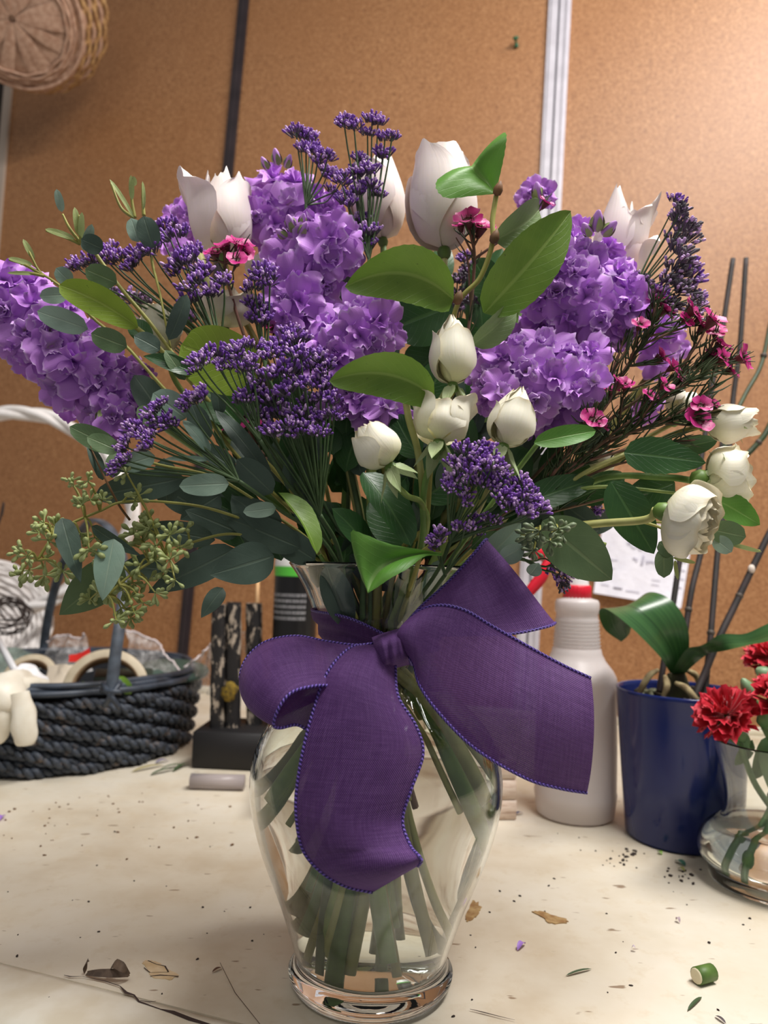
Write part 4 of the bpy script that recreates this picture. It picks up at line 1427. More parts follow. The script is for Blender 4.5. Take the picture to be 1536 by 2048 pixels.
def carnation(px_, py_, y_, R, axis, label, stem_pts):
    c = P(px_, py_, y_)
    fr = frame(axis)
    o = thing('carnation', label, 'flower', c, 'red carnations in the small vase')
    rr = random.Random(int(px_ * 7 + py_))
    for ring, (n_, el, sc) in enumerate(((8, 0.05, 1.0), (8, 0.35, 0.98), (7, 0.65, 0.92), (6, 0.95, 0.85), (5, 1.25, 0.76))):
        for k in range(n_):
            m = MB()
            g = frill(m, c, R * sc, R, 2 * math.pi * (k + .5 * (ring % 2)) / n_ + rr.uniform(-.15, .15), el + rr.uniform(-.12, .12), rr)
            m.grid(g @ fr.T + c)
            m.build('petal', red_pet, o)
    m = MB()
    m.revolve([(0.0001, -R * 1.05), (R * .2, -R), (R * .30, -R * .75), (R * .34, -R * .2), (R * .42, R * .04)], 12, 0, c, fr)
    m.build('calyx', carn_g, o)
    q = cat_rom([c - fr[:, 2] * R * 1.0] + [np.asarray(p, float) for p in stem_pts], 26)
    m = MB()
    m.tube(q, 0.0026, 8)
    st_ = m.build('stem', carn_g, o)
    for f_ in (0.45, 0.75):
        i = int(f_ * 25)
        m = MB()
        m.blob(q[i], (0.0045, 0.0045, 0.0055), 0, 8, 6)
        m.build('stem_node', carn_g, o)
    return o


def cvp(dx, dy, z):
    return cvc + np.array([dx, dy, z])


carnation(1456, 1436, CVY - .012, PX(60, CVY), nrm([-0.55, -0.35, 0.8]), 'red carnation lowest and leftmost over the small vase, before the navy pot', [cvp(-.02, 0, .085), cvp(0.0, 0, .055), cvp(.012, .006, .03), cvp(.03, .012, .010)])
carnation(1546, 1326, CVY + .065, PX(58, CVY), nrm([-0.3, -0.2, 0.95]), 'topmost red carnation at the right edge, above two green buds', [cvp(.005, .02, .10), cvp(0.0, .012, .06), cvp(-.03, .0, .028), cvp(-.046, -.004, .010)])
carnation(1558, 1408, CVY - .03, PX(58, CVY), nrm([0.25, -0.6, 0.75]), 'red carnation half cut off by the right edge, beside the lowest one', [cvp(.006, -.012, .085), cvp(-.008, -.006, .055), cvp(-.034, -.02, .022), cvp(-.04, -.028, .009)])
carnation(1590, 1350, CVY + .03, PX(56, CVY), nrm([0.5, 0.1, 0.85]), 'red carnation beyond the right edge, behind the others', [cvp(.02, .012, .09), cvp(.01, .005, .055), cvp(.0, -.012, .02), cvp(-.01, -.02, .010)])
for (bx, by, tx, ty, w, y_, lab) in ((1508, 1398, 1484, 1356, 26, CVY, 'slim green carnation bud leaning over the navy pot'), (1545, 1356, 1512, 1338, 30, CVY + .01, 'plump green carnation bud under the topmost carnation')):
    b0, t0 = P(bx, by, y_), P(tx, ty, y_)
    ax = nrm(t0 - b0)
    L_ = np.linalg.norm(t0 - b0)
    R_ = PX(w, y_) / 2
    o = thing('carnation_bud', lab, 'flower bud', b0)
    m = MB()
    m.revolve([(0.0001, 0), (R_ * .7, L_ * .06), (R_, L_ * .35), (R_ * .9, L_ * .65), (R_ * .45, L_ * .92), (0.0001, L_)], 14, 0, b0, frame(ax))
    m.build('bud', mottled('bud_green', (138, 168, 128), (104, 142, 100), 60, 0.45), o)
    m = MB()
    m.tube(cat_rom([b0, b0 - ax * .012, cvp(0.004, 0.008, .095), cvp(.004, .002, .055), cvp(.02, .02, .012)], 18), 0.0018, 6)
    m.build('stem', carn_g, o)
for k, (pts, w) in enumerate((([(1470, 1470, CVY - .01), (1500, 1495, CVY)], 30), ([(1505, 1480, CVY), (1470, 1530, CVY + .01)], 26), ([(1540, 1470, CVY), (1505, 1560, CVY + .005)], 40), ([(1520, 1500, CVY - .01), (1545, 1590, CVY - .01)], 34))):
    m = MB()
    m.grid(leaf_grid(P(*pts[0]), P(*pts[1]), PX(w, CVY), nrm([0, -1, .5]), 0.3, 0.1, .5, .8, 8, 5))
    tag(m.build('carnation_leaf', carn_g, origin=P(*pts[0])), ['green leaf under the lowest carnation at the vase lip', 'small green leaf inside the lip of the carnation vase', 'broad green leaf deep inside the neck of the carnation vase', 'green leaf hanging in the waist of the carnation vase'][k], 'leaf')

# --- scraps and crumbs lying on the worktop
def on(px_, py_, z=0.0):
    return PZ(px_, py_, z)


lilac = mat('lilac_petal', (170, 128, 214), 0.5)
needle_m = mat('dark_needle', (62, 84, 52), 0.5)


def lying_leaf(name, label, a, b, w, mt, cat_, lift=0.003, group=None, fold=0.3):
    m = MB()
    A, B = on(*a), on(*b)
    A[2] += 0.0007
    B[2] += 0.0007
    m.grid(leaf_grid(A, B, w, (0, 0, 1), fold, lift / np.linalg.norm(B - A), .5, .5, 8, 5))
    return tag(m.build(name, mt, origin=A), label, cat_, group)


lying_leaf('fallen_petal', 'fallen lilac petal on the worktop right of the vase foot', (1035, 1903), (1050, 1890), 0.0042, lilac, 'petal')
lying_leaf('fallen_petal', 'fallen lilac petal at the left edge of the worktop', (-4, 1645), (8, 1634), 0.006, lilac, 'petal')
lying_leaf('fallen_petal', 'tiny pale petal nearest the cut stem', (1262, 1902), (1272, 1904), 0.0025, mat('pale_petal', (196, 178, 196), .6), 'petal')
lying_leaf('fallen_petal', 'tiny pale petal before the carnation vase', (1352, 1842), (1360, 1848), 0.0028, mat('dull_petal', (170, 150, 158), .6), 'petal')
lying_leaf('green_needle', 'dark green needle lying right of the vase foot', (1131, 1954), (1184, 1940), 0.0022, needle_m, 'needle', 0.001)
lying_leaf('green_needle', 'dark green needle nearest us at the lower right', (1375, 2024), (1404, 1996), 0.0024, needle_m, 'needle', 0.001)
lying_leaf('dry_needle', 'dark dry needle at the lower right corner', (1430, 2034), (1452, 2050), 0.0022, mat('dry_needle', (84, 76, 78), .7), 'needle', 0.001)
lying_leaf('dry_needle', 'small brown needle above the long worktop crack', (424, 1947), (444, 1938), 0.0022, mat('brown_needle', (98, 66, 48), .7), 'needle', 0.001)
lying_leaf('teal_scrap', 'small teal green scrap before the navy pot', (1351, 1723), (1371, 1734), 0.006, mat('teal_scrap', (78, 132, 112), .5), 'scrap', 0.002)
lying_leaf('leaf_crumb', 'yellow green crumb left of the teal scrap', (1316, 1706), (1324, 1711), 0.004, bright_leaf, 'crumb', 0.002)
lying_leaf('leaf_crumb', 'olive crumb just below the teal scrap', (1356, 1740), (1370, 1745), 0.005, mat('olive_crumb', (150, 150, 84), .7), 'crumb', 0.002)
lying_leaf('petal_scrap', 'red scrap between the spray bottle and the navy pot', (1252, 1594), (1256, 1610), 0.006, red_pet, 'scrap', 0.002)
lying_leaf('blue_scrap', 'small dark blue scrap at the foot of the wooden box', (1028, 1632), (1046, 1628), 0.004, mat('blue_scrap', (60, 66, 104), .6), 'scrap', 0.002)
for k, (a, b) in enumerate((((262, 1546), (330, 1532)), ((300, 1552), (352, 1540)), ((320, 1540), (372, 1532)), ((345, 1545), (380, 1528)), ((310, 1528), (338, 1524)))):
    lying_leaf('plant_trimming', ['long straw yellow trimming in front of the rope basket', 'green trimming below the yellow one by the rope basket', 'green trimming nearest the black post stand', 'grey green trimming beside the black post stand', 'short trimming with a violet tint against the rope basket'][k],
               a, b, 0.006, [mat('straw_trim', (150, 138, 74), .7), needle_m, mat('grey_trim', (92, 104, 78), .7), needle_m, mat('violet_trim', (106, 98, 140), .6)][k], 'trimming', 0.003)
# cut stem
A, B = on(1393, 1952, .0055), on(1424, 1944, .0055)
o = thing('cut_stem', 'short green cut stem piece with a pale end, lower right', 'stem piece', A)
m = MB()
m.tube([A, A * .5 + B * .5, B], 0.0052, 14)
m.build('rind', mottled('stem_rind', (92, 122, 52), (72, 100, 42), 90, .5), o)
ax = nrm(A - B)
m = MB()
m.revolve([(0.0001, 0.0002), (0.0035, 0.0004), (0.0046, 0.0002), (0.0048, -0.001)], 14, 0, A + ax * .0003, frame(ax))
m.build('cut_end', mat('stem_pith', (226, 216, 184), .8), o)
# curled bark flake
q0 = on(165, 1948)
fl = thing('bark_flake', 'curled dark bark flake at the white worktop edging', 'flake', q0)
flk = mottled('bark_flake', (120, 100, 82), (78, 64, 54), 120, .8)
for pts, w in (([(168, 1950, .0), (166, 1938, .004), (176, 1925, .010)], [.004, .007, .001]), ([(170, 1952, .0), (190, 1955, .002), (225, 1957, .003), (256, 1956, .002)], [.003, .005, .006, .002]), ([(214, 1950, .002), (224, 1938, .008), (240, 1945, .009), (257, 1952, .004)], [.001, .006, .006, .002])):
    q = cat_rom([PZ(x_, y_, z_) for x_, y_, z_ in pts], 12)
    w = np.interp(np.linspace(0, 1, 12), np.linspace(0, 1, len(w)), w)
    m = MB()
    g = np.stack([q + np.array([0, 0, 0.0005]), q + np.array([0.0006, .001, 0]) + np.outer(w * .5, (0.1, 0.2, .9)), q + np.outer(w, (0.25, 0.5, 0.75))], 1)
    m.grid(g)
    m.build('curl', flk, fl)
# white crumb by the bottle
m = MB()
for d in ((0, 0, .003), (.005, .002, .005), (-.006, 0, .003), (.002, -.003, .008)):
    m.blob(on(1157, 1639) + np.array(d), (.005, .004, .0042), 0, 8, 6, .25)
tag(m.build('white_crumb', mottled('crumb_white', (236, 226, 208), (214, 198, 172), 120, .8), origin=on(1157, 1639)), 'crumpled white crumb at the foot of the spray bottle', 'crumb')
# soil crumbs
soil = mat('soil', (54, 44, 40), .9)


def crumbs(label, spots, mt, smin=.0008, smax=.0022):
    m = MB()
    for x_, y_ in spots:
        s = rng.uniform(smin, smax)
        m.blob(on(x_, y_) + np.array([0, 0, s * .5]), (s * rng.uniform(.9, 1.8), s, s * .7), 0, 6, 4, .3, frame((0, 0, 1), rng.uniform(0, 3)))
    o = m.build('soil_crumbs', mt)
    tag(o, label, 'crumbs', None, 'stuff')


gs = lambda x_, y_, dx, dy, n: [(rng.gauss(x_, dx), rng.gauss(y_, dy)) for _ in range(n)]
crumbs('dark soil crumbs scattered before the navy pot', gs(1262, 1712, 20, 7, 16) + gs(1362, 1752, 20, 7, 16) + gs(1240, 1722, 30, 10, 8), soil, .0005, .0016)
crumbs('loose dark specks scattered over the worktop', [(145, 1801), (16, 1784), (36, 1870), (34, 1913), (324, 1988), (449, 1823), (414, 1867), (1000, 1783), (1028, 1803), (979, 1825), (941, 1871), (1108, 1758), (1158, 1676), (1262, 1972), (1246, 1884), (1500, 1838), (1500, 1860), (1394, 1697)]
       + [(rng.uniform(10, 1520), rng.uniform(1640, 2040)) for _ in range(50)], soil, .0004, .0010)
crumbs('brown crumbs scattered on the left of the worktop', gs(60, 1640, 50, 20, 14) + gs(250, 1620, 70, 24, 18) + gs(330, 1660, 60, 30, 10) + gs(60, 1690, 60, 16, 10), mat('brown_crumb', (122, 92, 66), .9), .0005, .0014)
# ---------------------------------------------------------------- the bouquet: every stem is a thing of its own
BZ = P(748, 1295, VY)[2]                     # height where the stems are squeezed by the neck
RIMZ = V_TOP
br = random.Random(11)
N_ST = [0]
stem_g = mottled('green_stem', (162, 178, 100), (124, 150, 74), 60, 0.5)
stem_y = mottled('yellow_green_stem', (176, 174, 92), (150, 146, 72), 60, 0.5)
stem_d = mottled('dark_green_stem', (84, 108, 66), (62, 86, 52), 60, 0.55)
stem_b = mottled('brown_stem', (142, 100, 66), (110, 82, 50), 60, 0.6)
stem_w = mottled('wax_stem', (138, 96, 82), (104, 82, 58), 60, 0.6)
STEMS = [stem_g, mottled('olive_stem', (150, 146, 76), (126, 124, 58), 60, 0.5), mottled('fresh_stem', (126, 160, 82), (98, 132, 62), 60, 0.5), mottled('pale_stem', (196, 194, 128), (164, 166, 98), 60, 0.5)]


def to_vase(head, low=None, thin=False):
    """Way of a stem from its lowest visible point down through the neck into the water."""
    k = N_ST[0]
    N_ST[0] += 1
    head = np.asarray(head, float)
    off = head - np.array([VC[0], VY, head[2]])
    d = math.hypot(off[0], off[1])
    u = off / (d + 1e-6)
    ga = k * 2.39996
    rr = 0.021 * math.sqrt((k % 34 + .5) / 34)
    slot = np.array([rr * math.cos(ga), rr * math.sin(ga), 0])
    slot = slot * 0.6 + u * 0.009
    ns = np.linalg.norm(slot)
    if ns > 0.0235:
        slot *= 0.0235 / ns
    bind = np.array([VC[0], VY, BZ]) + slot
    rim = np.array([VC[0], VY, RIMZ + 0.006]) + slot * 0.9 + u * min(0.036, d * 0.4)
    out = [rim] if head[2] > RIMZ + 0.02 else []
    side = k % 5 in (1, 3) and not thin
    zb = (br.uniform(0.10, 0.15) if thin else br.uniform(0.075, 0.125) if side else br.uniform(0.012, 0.05)) if low is None else low
    bu = -u * 0.75 + np.array([math.cos(ga), math.sin(ga), 0]) * 0.5
    bu = bu / np.linalg.norm(bu)
    rb2 = min(vase_r(zb) - 0.009, br.uniform(0.055, 0.075) if side else br.uniform(0.010, 0.042))
    bot = np.array([VC[0], VY, zb]) + bu * rb2
    mid = (bind * 0.45 + bot * 0.55)
    mz = mid[2]
    return out + [bind, mid, bot]


def stem(parent, pts, r, mt, low=None, nm='stem', seg=7, invase=True, r2=None):
    q = [np.asarray(p, float) for p in pts]
    if invase:
        q = q + to_vase(q[-1], low, r < .0014)
        if mt is stem_g:
            mt = STEMS[N_ST[0] % 4]
    c = cat_rom(q, max(12, 7 * len(q)))
    m = MB()
    m.tube(c, [r, r, r2 or max(r * 1.35, .0017)], seg)
    o = m.build(nm, mt, parent)
    return o, c


# ------------------------------------------------ petals and flowers
def petal_mat(name, c0, c1, edge, rough=0.5, sss=0.25, rad=(0.012, 0.010, 0.007), tr=0.15):
    m = mat(name, c1, rough, Subsurface_Weight=sss, Subsurface_Radius=rad, Subsurface_Scale=1.0)
    nt = NT(m)
    uv = nt.n('ShaderNodeTexCoord').outputs['UV']
    x = nt.n('ShaderNodeSeparateXYZ', {0: uv})
    ve = nt.noise(nt.n('ShaderNodeMapping', {0: uv, 3: (22, 1.5, 1)}).outputs[0], 1.0, 2)
    c = nt.ramp(x.outputs[1], [(0.0, lin(c0)), (0.45, lin(c1)), (0.9, lin(c1)), (1.0, lin(edge))])
    c = nt.mix(nt.ramp(ve, [(0.4, (0, 0, 0)), (0.7, (0.16, 0.16, 0.16))]), c, lin(c0))
    setin(m, 'Base Color', c)
    bump(m, ve, 0.0006, 0.25)
    b = bsdf(m)
    tl = nt.n('ShaderNodeBsdfTranslucent', {0: c})
    mx = nt.n('ShaderNodeMixShader', {0: tr, 1: b.outputs[0], 2: tl.outputs[0]})
    m.node_tree.links.new(mx.outputs[0], m.node_tree.nodes['Material Output'].inputs[0])
    return m


white_p1 = petal_mat('blush_white_petal', (232, 222, 196), (246, 232, 228), (250, 240, 234), tr=.07)
white_p2 = petal_mat('cream_white_petal', (226, 224, 178), (246, 240, 220), (240, 226, 192), tr=.07)
purp_p = petal_mat('stock_purple_petal', (190, 132, 216), (204, 140, 230), (232, 200, 248), 0.55, 0.05, (0.004, 0.003, 0.005), 0.10)
purp_in = petal_mat('stock_inner_petal', (228, 216, 208), (214, 164, 236), (232, 204, 248), 0.55, 0.12, (0.006, 0.004, 0.008), 0.2)
mag_p = petal_mat('wax_magenta_petal', (160, 24, 96), (208, 50, 138), (232, 124, 186), 0.4, 0.1, (0.004, 0.002, 0.003), 0.15)
sepal_m = leafmat('sepal', (138, 158, 104), (164, 178, 132), (186, 196, 150), 0.5, nv=3)
calyx_m = mottled('rose_calyx', (112, 142, 66), (90, 122, 54), 80, 0.5)
bud_g = mottled('bud_green', (170, 182, 122), (138, 158, 92), 120, 0.5)


def rose_petal(R, H, phi, half, taper, curl, open_, lift, seed, point=0.0, z0=0.0, ecurl=0.12, frill=0.03):
    r_ = random.Random(seed)
    n, w = 13, 13
    t = np.linspace(0, 1, n)[:, None]
    u = np.linspace(-1, 1, w)[None]
    wd = 0.30 + 0.70 * np.minimum(1, t / 0.42) ** 0.8
    wd = wd * (1 - (0.45 + point * 0.4) * np.maximum(0, (t - 0.62) / 0.38) ** 2.2)
    ang = phi + u * half * wd
    prof = np.where(t < 0.48, np.sqrt(np.maximum(0, 1 - (1 - t / 0.48) ** 2)), 1 - (1 - taper) * np.maximum(0, (t - 0.48) / 0.52) ** 1.6)
    rad = R * (0.10 + 0.90 * prof) + R * curl * np.maximum(0, t - 0.78) ** 1.5 * 9 * (1 - 0.4 * u * u) + R * open_ * t
    rad = rad + R * ecurl * np.maximum(0, np.abs(u) - 0.62) * 2.2 * t + R * lift * u
    k1, k2 = r_.uniform(0, 6), r_.uniform(0, 6)
    rad = rad + R * frill * np.sin(4 * u + k1) * t ** 2
    z = z0 + H * t - H * (0.10 + point * 0.15) * u * u * t ** 1.5 - R * curl * 3.0 * np.maximum(0, t - 0.86) ** 1.3 + H * frill * 0.7 * np.sin(6 * u + k2) * t ** 4
    return np.stack([rad * np.cos(ang), rad * np.sin(ang), z + 0 * u], -1)


def rose(name, label, cat_, base, tip, w, y, y2, layers, pm, sepals=0, sep_len=0.5, reflex=1.0, spin=0.0, seed=1, group=None, stem_pts=None, stem_r=0.0024, smat=None, low=None, calyx=0.0, invase=True, frill=0.03, loc_low=None):
    B, T = P(*base, y), P(*tip, y2)
    ax = nrm(T - B)
    H = np.linalg.norm(T - B)
    R = PX(w, y) / 2
    fr = frame(ax, spin, hint=(0, -1, 0.2))
    o = thing(name, label, cat_, B, group)
    k = 0
    for L in layers:
        n_, Rs, Hs, taper, curl, open_ = L[:6]
        half = L[6] if len(L) > 6 else 1.25
        ph0 = L[7] if len(L) > 7 else 0.7 * k
        pt = L[8] if len(L) > 8 else 0.0
        for i in range(n_):
            k += 1
            rr = random.Random(seed * 97 + k)
            g = rose_petal(R * Rs * rr.uniform(.97, 1.03), H * Hs * rr.uniform(.97, 1.02), ph0 + 2 * math.pi * i / n_ + rr.uniform(-.15, .15), half, taper, curl * rr.uniform(.6, 1.4), open_, 0.055, seed * 31 + k, pt, frill=frill)
            m = MB()
            m.grid(g @ fr.T + B)
            m.build('petal', pm, o)
    cr = R * (0.2 + .08 * bool(sepals)) * (1 + calyx)
    m = MB()
    m.revolve([(R * .10, -cr * 1.5), (cr * .8, -cr * 1.2), (cr, -cr * .5), (cr * .8, cr * .1), (cr * .3, cr * .35)], 14, 0, B, fr)
    m.build('calyx', calyx_m, o)
    for i in range(sepals):
        rr = random.Random(seed * 13 + i)
        a = spin + 2 * math.pi * i / sepals + rr.uniform(-.2, .2)
        rd = fr[:, 0] * math.cos(a) + fr[:, 1] * math.sin(a)
        s0 = B + rd * cr * .8 - ax * cr * .3
        e = nrm(rd * (1.0 if reflex > 0 else .62) + ax * (0.9 - 1.5 * reflex) + np.array([0, 0, -.2 * max(0, reflex)]))
        m = MB()
        m.grid(leaf_grid(s0, s0 + e * H * sep_len * rr.uniform(.8, 1.15), R * .62, nrm(rd * 0.3 + ax), 0.35, -0.12 if reflex > .5 else 0.25, .45, 1.1, 9, 5, tipcurl=.15))
        m.build('sepal', sepal_m, o)
    if stem_pts is not None:
        pts = [B - ax * cr * 1.3] + [P(*p) for p in stem_pts]
        stem(o, pts, stem_r, smat or stem_g, low, invase=invase)
    return o


LBIG = [(3, 1.0, 1.0, .62, .05, .02, 1.35, 0.9), (3, .86, 1.0, .50, .03, .0, 1.3, 2.0), (3, .62, .98, .40, .02, 0, 1.3, 0.4), (2, .38, .94, .4, 0, 0, 1.4, 1.2)]
RG = 'large white roses along the top of the bouquet'
rose('white_rose', 'large white rose at the upper left, its outer petal tip curling left', 'rose', (447, 512), (438, 348), 122, .495, .50,
     [(1, 1.0, .92, .98, .26, .16, 1.0, .75, .7), (1, 1.0, .93, .78, .10, .02, 1.15, 2.75, .2), (1, .96, 1.0, .68, .06, 0, 1.3, 4.7, .1), (1, .9, .86, .66, .06, 0, 1.2, 1.7, .2), (3, .68, 1.0, .5, .03, 0, 1.25, .2, .1), (2, .4, .95, .4, 0, 0, 1.4, 1)], white_p1, seed=3, group=RG, stem_pts=[(470, 600, .50), (590, 850, .50)], frill=.05)
rose('white_rose', 'large white rose half hidden behind the top centre statice', 'rose', (765, 478), (745, 322), 112, .53, .53, LBIG, white_p1, seed=5, group=RG, stem_pts=[(770, 600, .53), (768, 850, .51)])
rose('white_rose', 'largest white rose, egg shaped with a closed rim, beside the topmost green leaf', 'rose', (888, 498), (878, 300), 146, .48, .485,
     [(2, 1.0, .97, .60, .10, .0, 1.6, 4.9), (2, .95, 1.0, .56, .08, .02, 1.45, 3.6), (3, .74, 1.0, .48, .05, 0, 1.3, .4), (3, .5, .98, .4, 0, 0, 1.4, 1.4)], white_p1, seed=8, group=RG, stem_pts=[(880, 640, .485), (840, 900, .485)], frill=.035)
rose('white_rose', 'loose white rose with twisted pointed petals behind the right purple stock', 'rose', (1226, 556), (1250, 392), 104, .53, .53,
     [(1, 1.05, .55, 1.0, .25, .30, .9, 2.9, .5), (1, 1.0, 1.02, .62, .14, .0, .95, .9, .9), (1, 1.0, .95, .98, .16, .12, 1.0, 2.7, .8), (1, .95, .72, .75, .10, .05, 1.2, 1.7, .3), (1, .95, .96, .8, .1, .05, 1.3, 4.7, .4), (3, .58, .9, .5, .05, 0, 1.3, .5, .3)], white_p1, seed=12, group=RG, stem_pts=[(1200, 660, .53), (1050, 880, .51)], frill=.08)

SG = 'cream spray roses in the bouquet'
BUD = [(3, 1.0, .92, .58, .05, .0, 1.25, 4.2), (3, .86, 1.0, .34, .0, .0, 1.3, 5.2, .5), (3, .55, 1.02, .22, 0, 0, 1.3, .3, .5)]
rose('spray_rose', 'pointed cream spray rose bud in the middle, upright, topmost of the four in front', 'rose', (905, 768), (902, 634), 92, .42, .425,
     [(3, 1.0, .80, .60, .14, .02, 1.2, 4.0), (2, .94, .94, .30, .05, .0, 1.5, 5.4, .3), (1, .72, 1.06, .06, 0, 0, 2.9, 4.4, 0), (1, .62, 1.0, .05, 0, 0, 2.9, 1.4, 0)], white_p2, 5, .5, 1.25, seed=21, group=SG, stem_pts=[(888, 815, .425), (862, 930, .43), (848, 1060, .44)], stem_r=.0017)
rose('spray_rose', 'cream spray rose with two open rounded lobes, below the middle bud', 'rose', (878, 884), (886, 802), 104, .40, .41,
     [(1, 1.05, 1.0, .96, .16, .10, .95, .45), (1, 1.05, 1.04, .98, .20, .12, .9, 2.75), (1, .95, .70, .9, .10, .06, 1.1, 1.6), (1, 1.0, .95, .9, .1, .05, 1.4, 4.7), (3, .62, .86, .7, .05, 0, 1.3, 1), (2, .36, .8, .5, 0, 0, 1.4, 2)], white_p2, 5, .75, 1.3, seed=22, group=SG, stem_pts=[(858, 935, .41), (846, 1000, .42), (842, 1100, .44)], stem_r=.0019, frill=.07)
rose('spray_rose', 'pointed cream spray rose leaning right, beside the lower right purple stock', 'rose', (1008, 890), (1042, 776), 92, .40, .405,
     [(3, 1.0, .72, .66, .16, .04, 1.2, 4.0), (2, .93, .96, .24, .02, .0, 1.5, 5.6, .2), (1, .74, 1.07, .05, 0, 0, 2.9, 4.4, 0), (1, .62, 1.0, .05, 0, 0, 2.9, 1.4, 0)], white_p2, 5, .6, 1.2, seed=23, group=SG, stem_pts=[(985, 960, .41), (930, 1060, .43)], stem_r=.0017)
rose('spray_rose', 'smooth egg shaped cream spray rose leaning left, lowest of the four in front', 'rose', (778, 930), (722, 852), 96, .385, .385,
     [(3, 1.0, .90, .58, .06, .0, 1.3, 4.3), (3, .92, 1.0, .34, .02, .0, 1.3, 5.2, .3), (3, .6, 1.0, .25, 0, 0, 1.3, .3)], white_p2, 5, .7, 1.1, seed=24, group=SG, stem_pts=[(790, 965, .39), (815, 992, .40), (845, 1010, .42), (848, 1080, .44)], stem_r=.0017)
rose('spray_rose', 'cream spray rose pointing right with long green sepals, topmost at the right', 'rose', (1414, 852), (1516, 840), 78, .45, .445,
     [(3, 1.0, .82, .58, .06, .0, 1.25, 4.2), (3, .82, 1.0, .66, .16, .06, 1.1, 5.2), (3, .55, .98, .5, .05, 0, 1.3, .3)], white_p2, 6, .72, -.35, seed=25, group=SG, stem_pts=[(1340, 872, .46), (1220, 930, .47), (1080, 1010, .48)], stem_r=.0018)
rose('spray_rose', 'half open cream spray rose at the right, between the two others there', 'rose', (1412, 958), (1498, 950), 116, .435, .43,
     [(4, 1.0, .92, .85, .14, .05, 1.1, 4.2), (4, .85, 1.0, .75, .08, .05, 1.1, 5.2), (3, .6, 1.0, .6, .02, 0, 1.3, .3), (3, .35, .95, .5, 0, 0, 1.4, 1)], white_p2, 5, .7, .2, seed=26, group=SG, stem_pts=[(1330, 955, .45), (1200, 958, .46), (1070, 1030, .475)], stem_r=.0021, calyx=.3, frill=.06)
rose('spray_rose', 'biggest cream spray rose, lowest at the right over the wall note', 'rose', (1336, 1026), (1424, 1050), 140, .41, .395,
     [(4, 1.0, 1.0, .72, .05, .03, 1.25, 3.9), (4, .92, 1.02, .62, .05, .02, 1.2, 4.7), (4, .7, 1.02, .5, .02, 0, 1.2, .3), (3, .45, .98, .4, 0, 0, 1.4, 1)], white_p2, 5, .5, -.1, seed=27, group=SG, stem_pts=[(1290, 1040, .42), (1180, 1050, .44), (1040, 1078, .46)], stem_r=.0024, frill=.05)
rose('spray_rose', 'cream spray rose behind yellow green stems at the left', 'rose', (330, 706), (302, 612), 84, .46, .46,
     [(3, 1.0, .9, .72, .12, .05, 1.2, 4.2), (3, .8, 1.0, .6, .05, 0, 1.3, 5.2), (3, .55, 1.0, .5, 0, 0, 1.3, .3)], white_p2, 5, .7, -.1, seed=28, group=SG, stem_pts=[(370, 790, .47), (520, 950, .48)], stem_r=.0018)
rose('spray_rose', 'open cream spray rose above the round yellow green leaf at the left', 'rose', (450, 656), (452, 580), 104, .485, .48,
     [(4, 1.0, .95, 1.0, .15, .12, 1.1, 4.2), (4, .8, 1.0, .85, .1, .05, 1.1, 5.2), (3, .5, 1.0, .6, 0, 0, 1.3, .3)], white_p2, 0, seed=29, group=SG, stem_pts=[(500, 800, .485), (600, 950, .49)], stem_r=.0018, frill=.08)
for i, (b_, t_, w_, y_, lab, sp_) in enumerate((((1268, 606), (1264, 562), 44, .54, 'small cream rose bud peeping out above the right purple stock', [(1180, 780, .54), (1020, 940, .51)]),
                                        ((518, 552), (508, 512), 50, .52, 'small cream rose bud peeping out under the upper left white rose', [(560, 700, .52), (640, 930, .51)]),
                                        ((1195, 942), (1212, 900), 54, .485, 'small cream rose bud deep behind the waxflower needles', [(1130, 980, .49), (1000, 1060, .49)]),
                                        ((1352, 838), (1392, 792), 84, .50, 'cream spray rose hidden behind the magenta waxflowers at the right', [(1250, 900, .50), (1080, 1000, .49)]))):
    rose('rose_bud' if i < 3 else 'spray_rose', lab, 'rose', b_, t_, w_, y_, y_, BUD, white_p2, 5, .5, .1, seed=40 + i, group=SG, stem_pts=sp_, stem_r=.0016)

# ------------------------------------------------ purple stock
def floret_petal(seed, sc=1.0):
    r_ = random.Random(seed)
    n, w = 7, 7
    t = np.linspace(0, 1, n)[:, None]
    u = np.linspace(-1, 1, w)[None]
    hw = 0.46 * (0.16 + 0.84 * np.sin(np.minimum(1, t * 1.02) ** 0.75 * math.pi * 0.62)) * np.where(t > .85, 1 - .25 * ((t - .85) / .15) ** 2, 1)
    el = r_.uniform(.05, .35)
    x = t * (1 - 0.06 * u * u - 0.05 * np.cos(2.4 * math.pi * u) * t ** 3)
    y = u * hw
    z = el * t - 0.22 * t ** 2 * r_.uniform(.3, 1.5) + 0.17 * np.sin(3.3 * u + r_.uniform(0, 6)) * t ** 1.5 + 0.08 * np.sin(7 * u + r_.uniform(0, 6)) * t ** 3 + .08 * u * u * t
    return np.stack([x + 0 * u, y + 0 * t, z], -1) * sc


PET = []
for k in range(10):
    m = MB()
    m.grid(floret_petal(k))
    PET.append(m.mesh('stock_petal', purp_p))
CORE = []
for k in range(8):
    r_ = random.Random(100 + k)
    m = MB()
    for i in range(r_.randint(5, 8)):
        g = floret_petal(200 + k * 11 + i, r_.uniform(.42, .75))
        el = r_.uniform(.55, 1.25)
        c_, s_ = math.cos(el), math.sin(el)
        g2 = np.stack([g[..., 0] * c_ - g[..., 2] * s_, g[..., 1], g[..., 0] * s_ + g[..., 2] * c_], -1)
        a = r_.uniform(0, 6.28)
        c_, s_ = math.cos(a), math.sin(a)
        g3 = np.stack([g2[..., 0] * c_ - g2[..., 1] * s_, g2[..., 0] * s_ + g2[..., 1] * c_, g2[..., 2] + .05], -1)
        m.grid(g3)
    CORE.append(m.mesh('stock_floret', purp_in if k % 3 == 0 else purp_p))
m = MB()
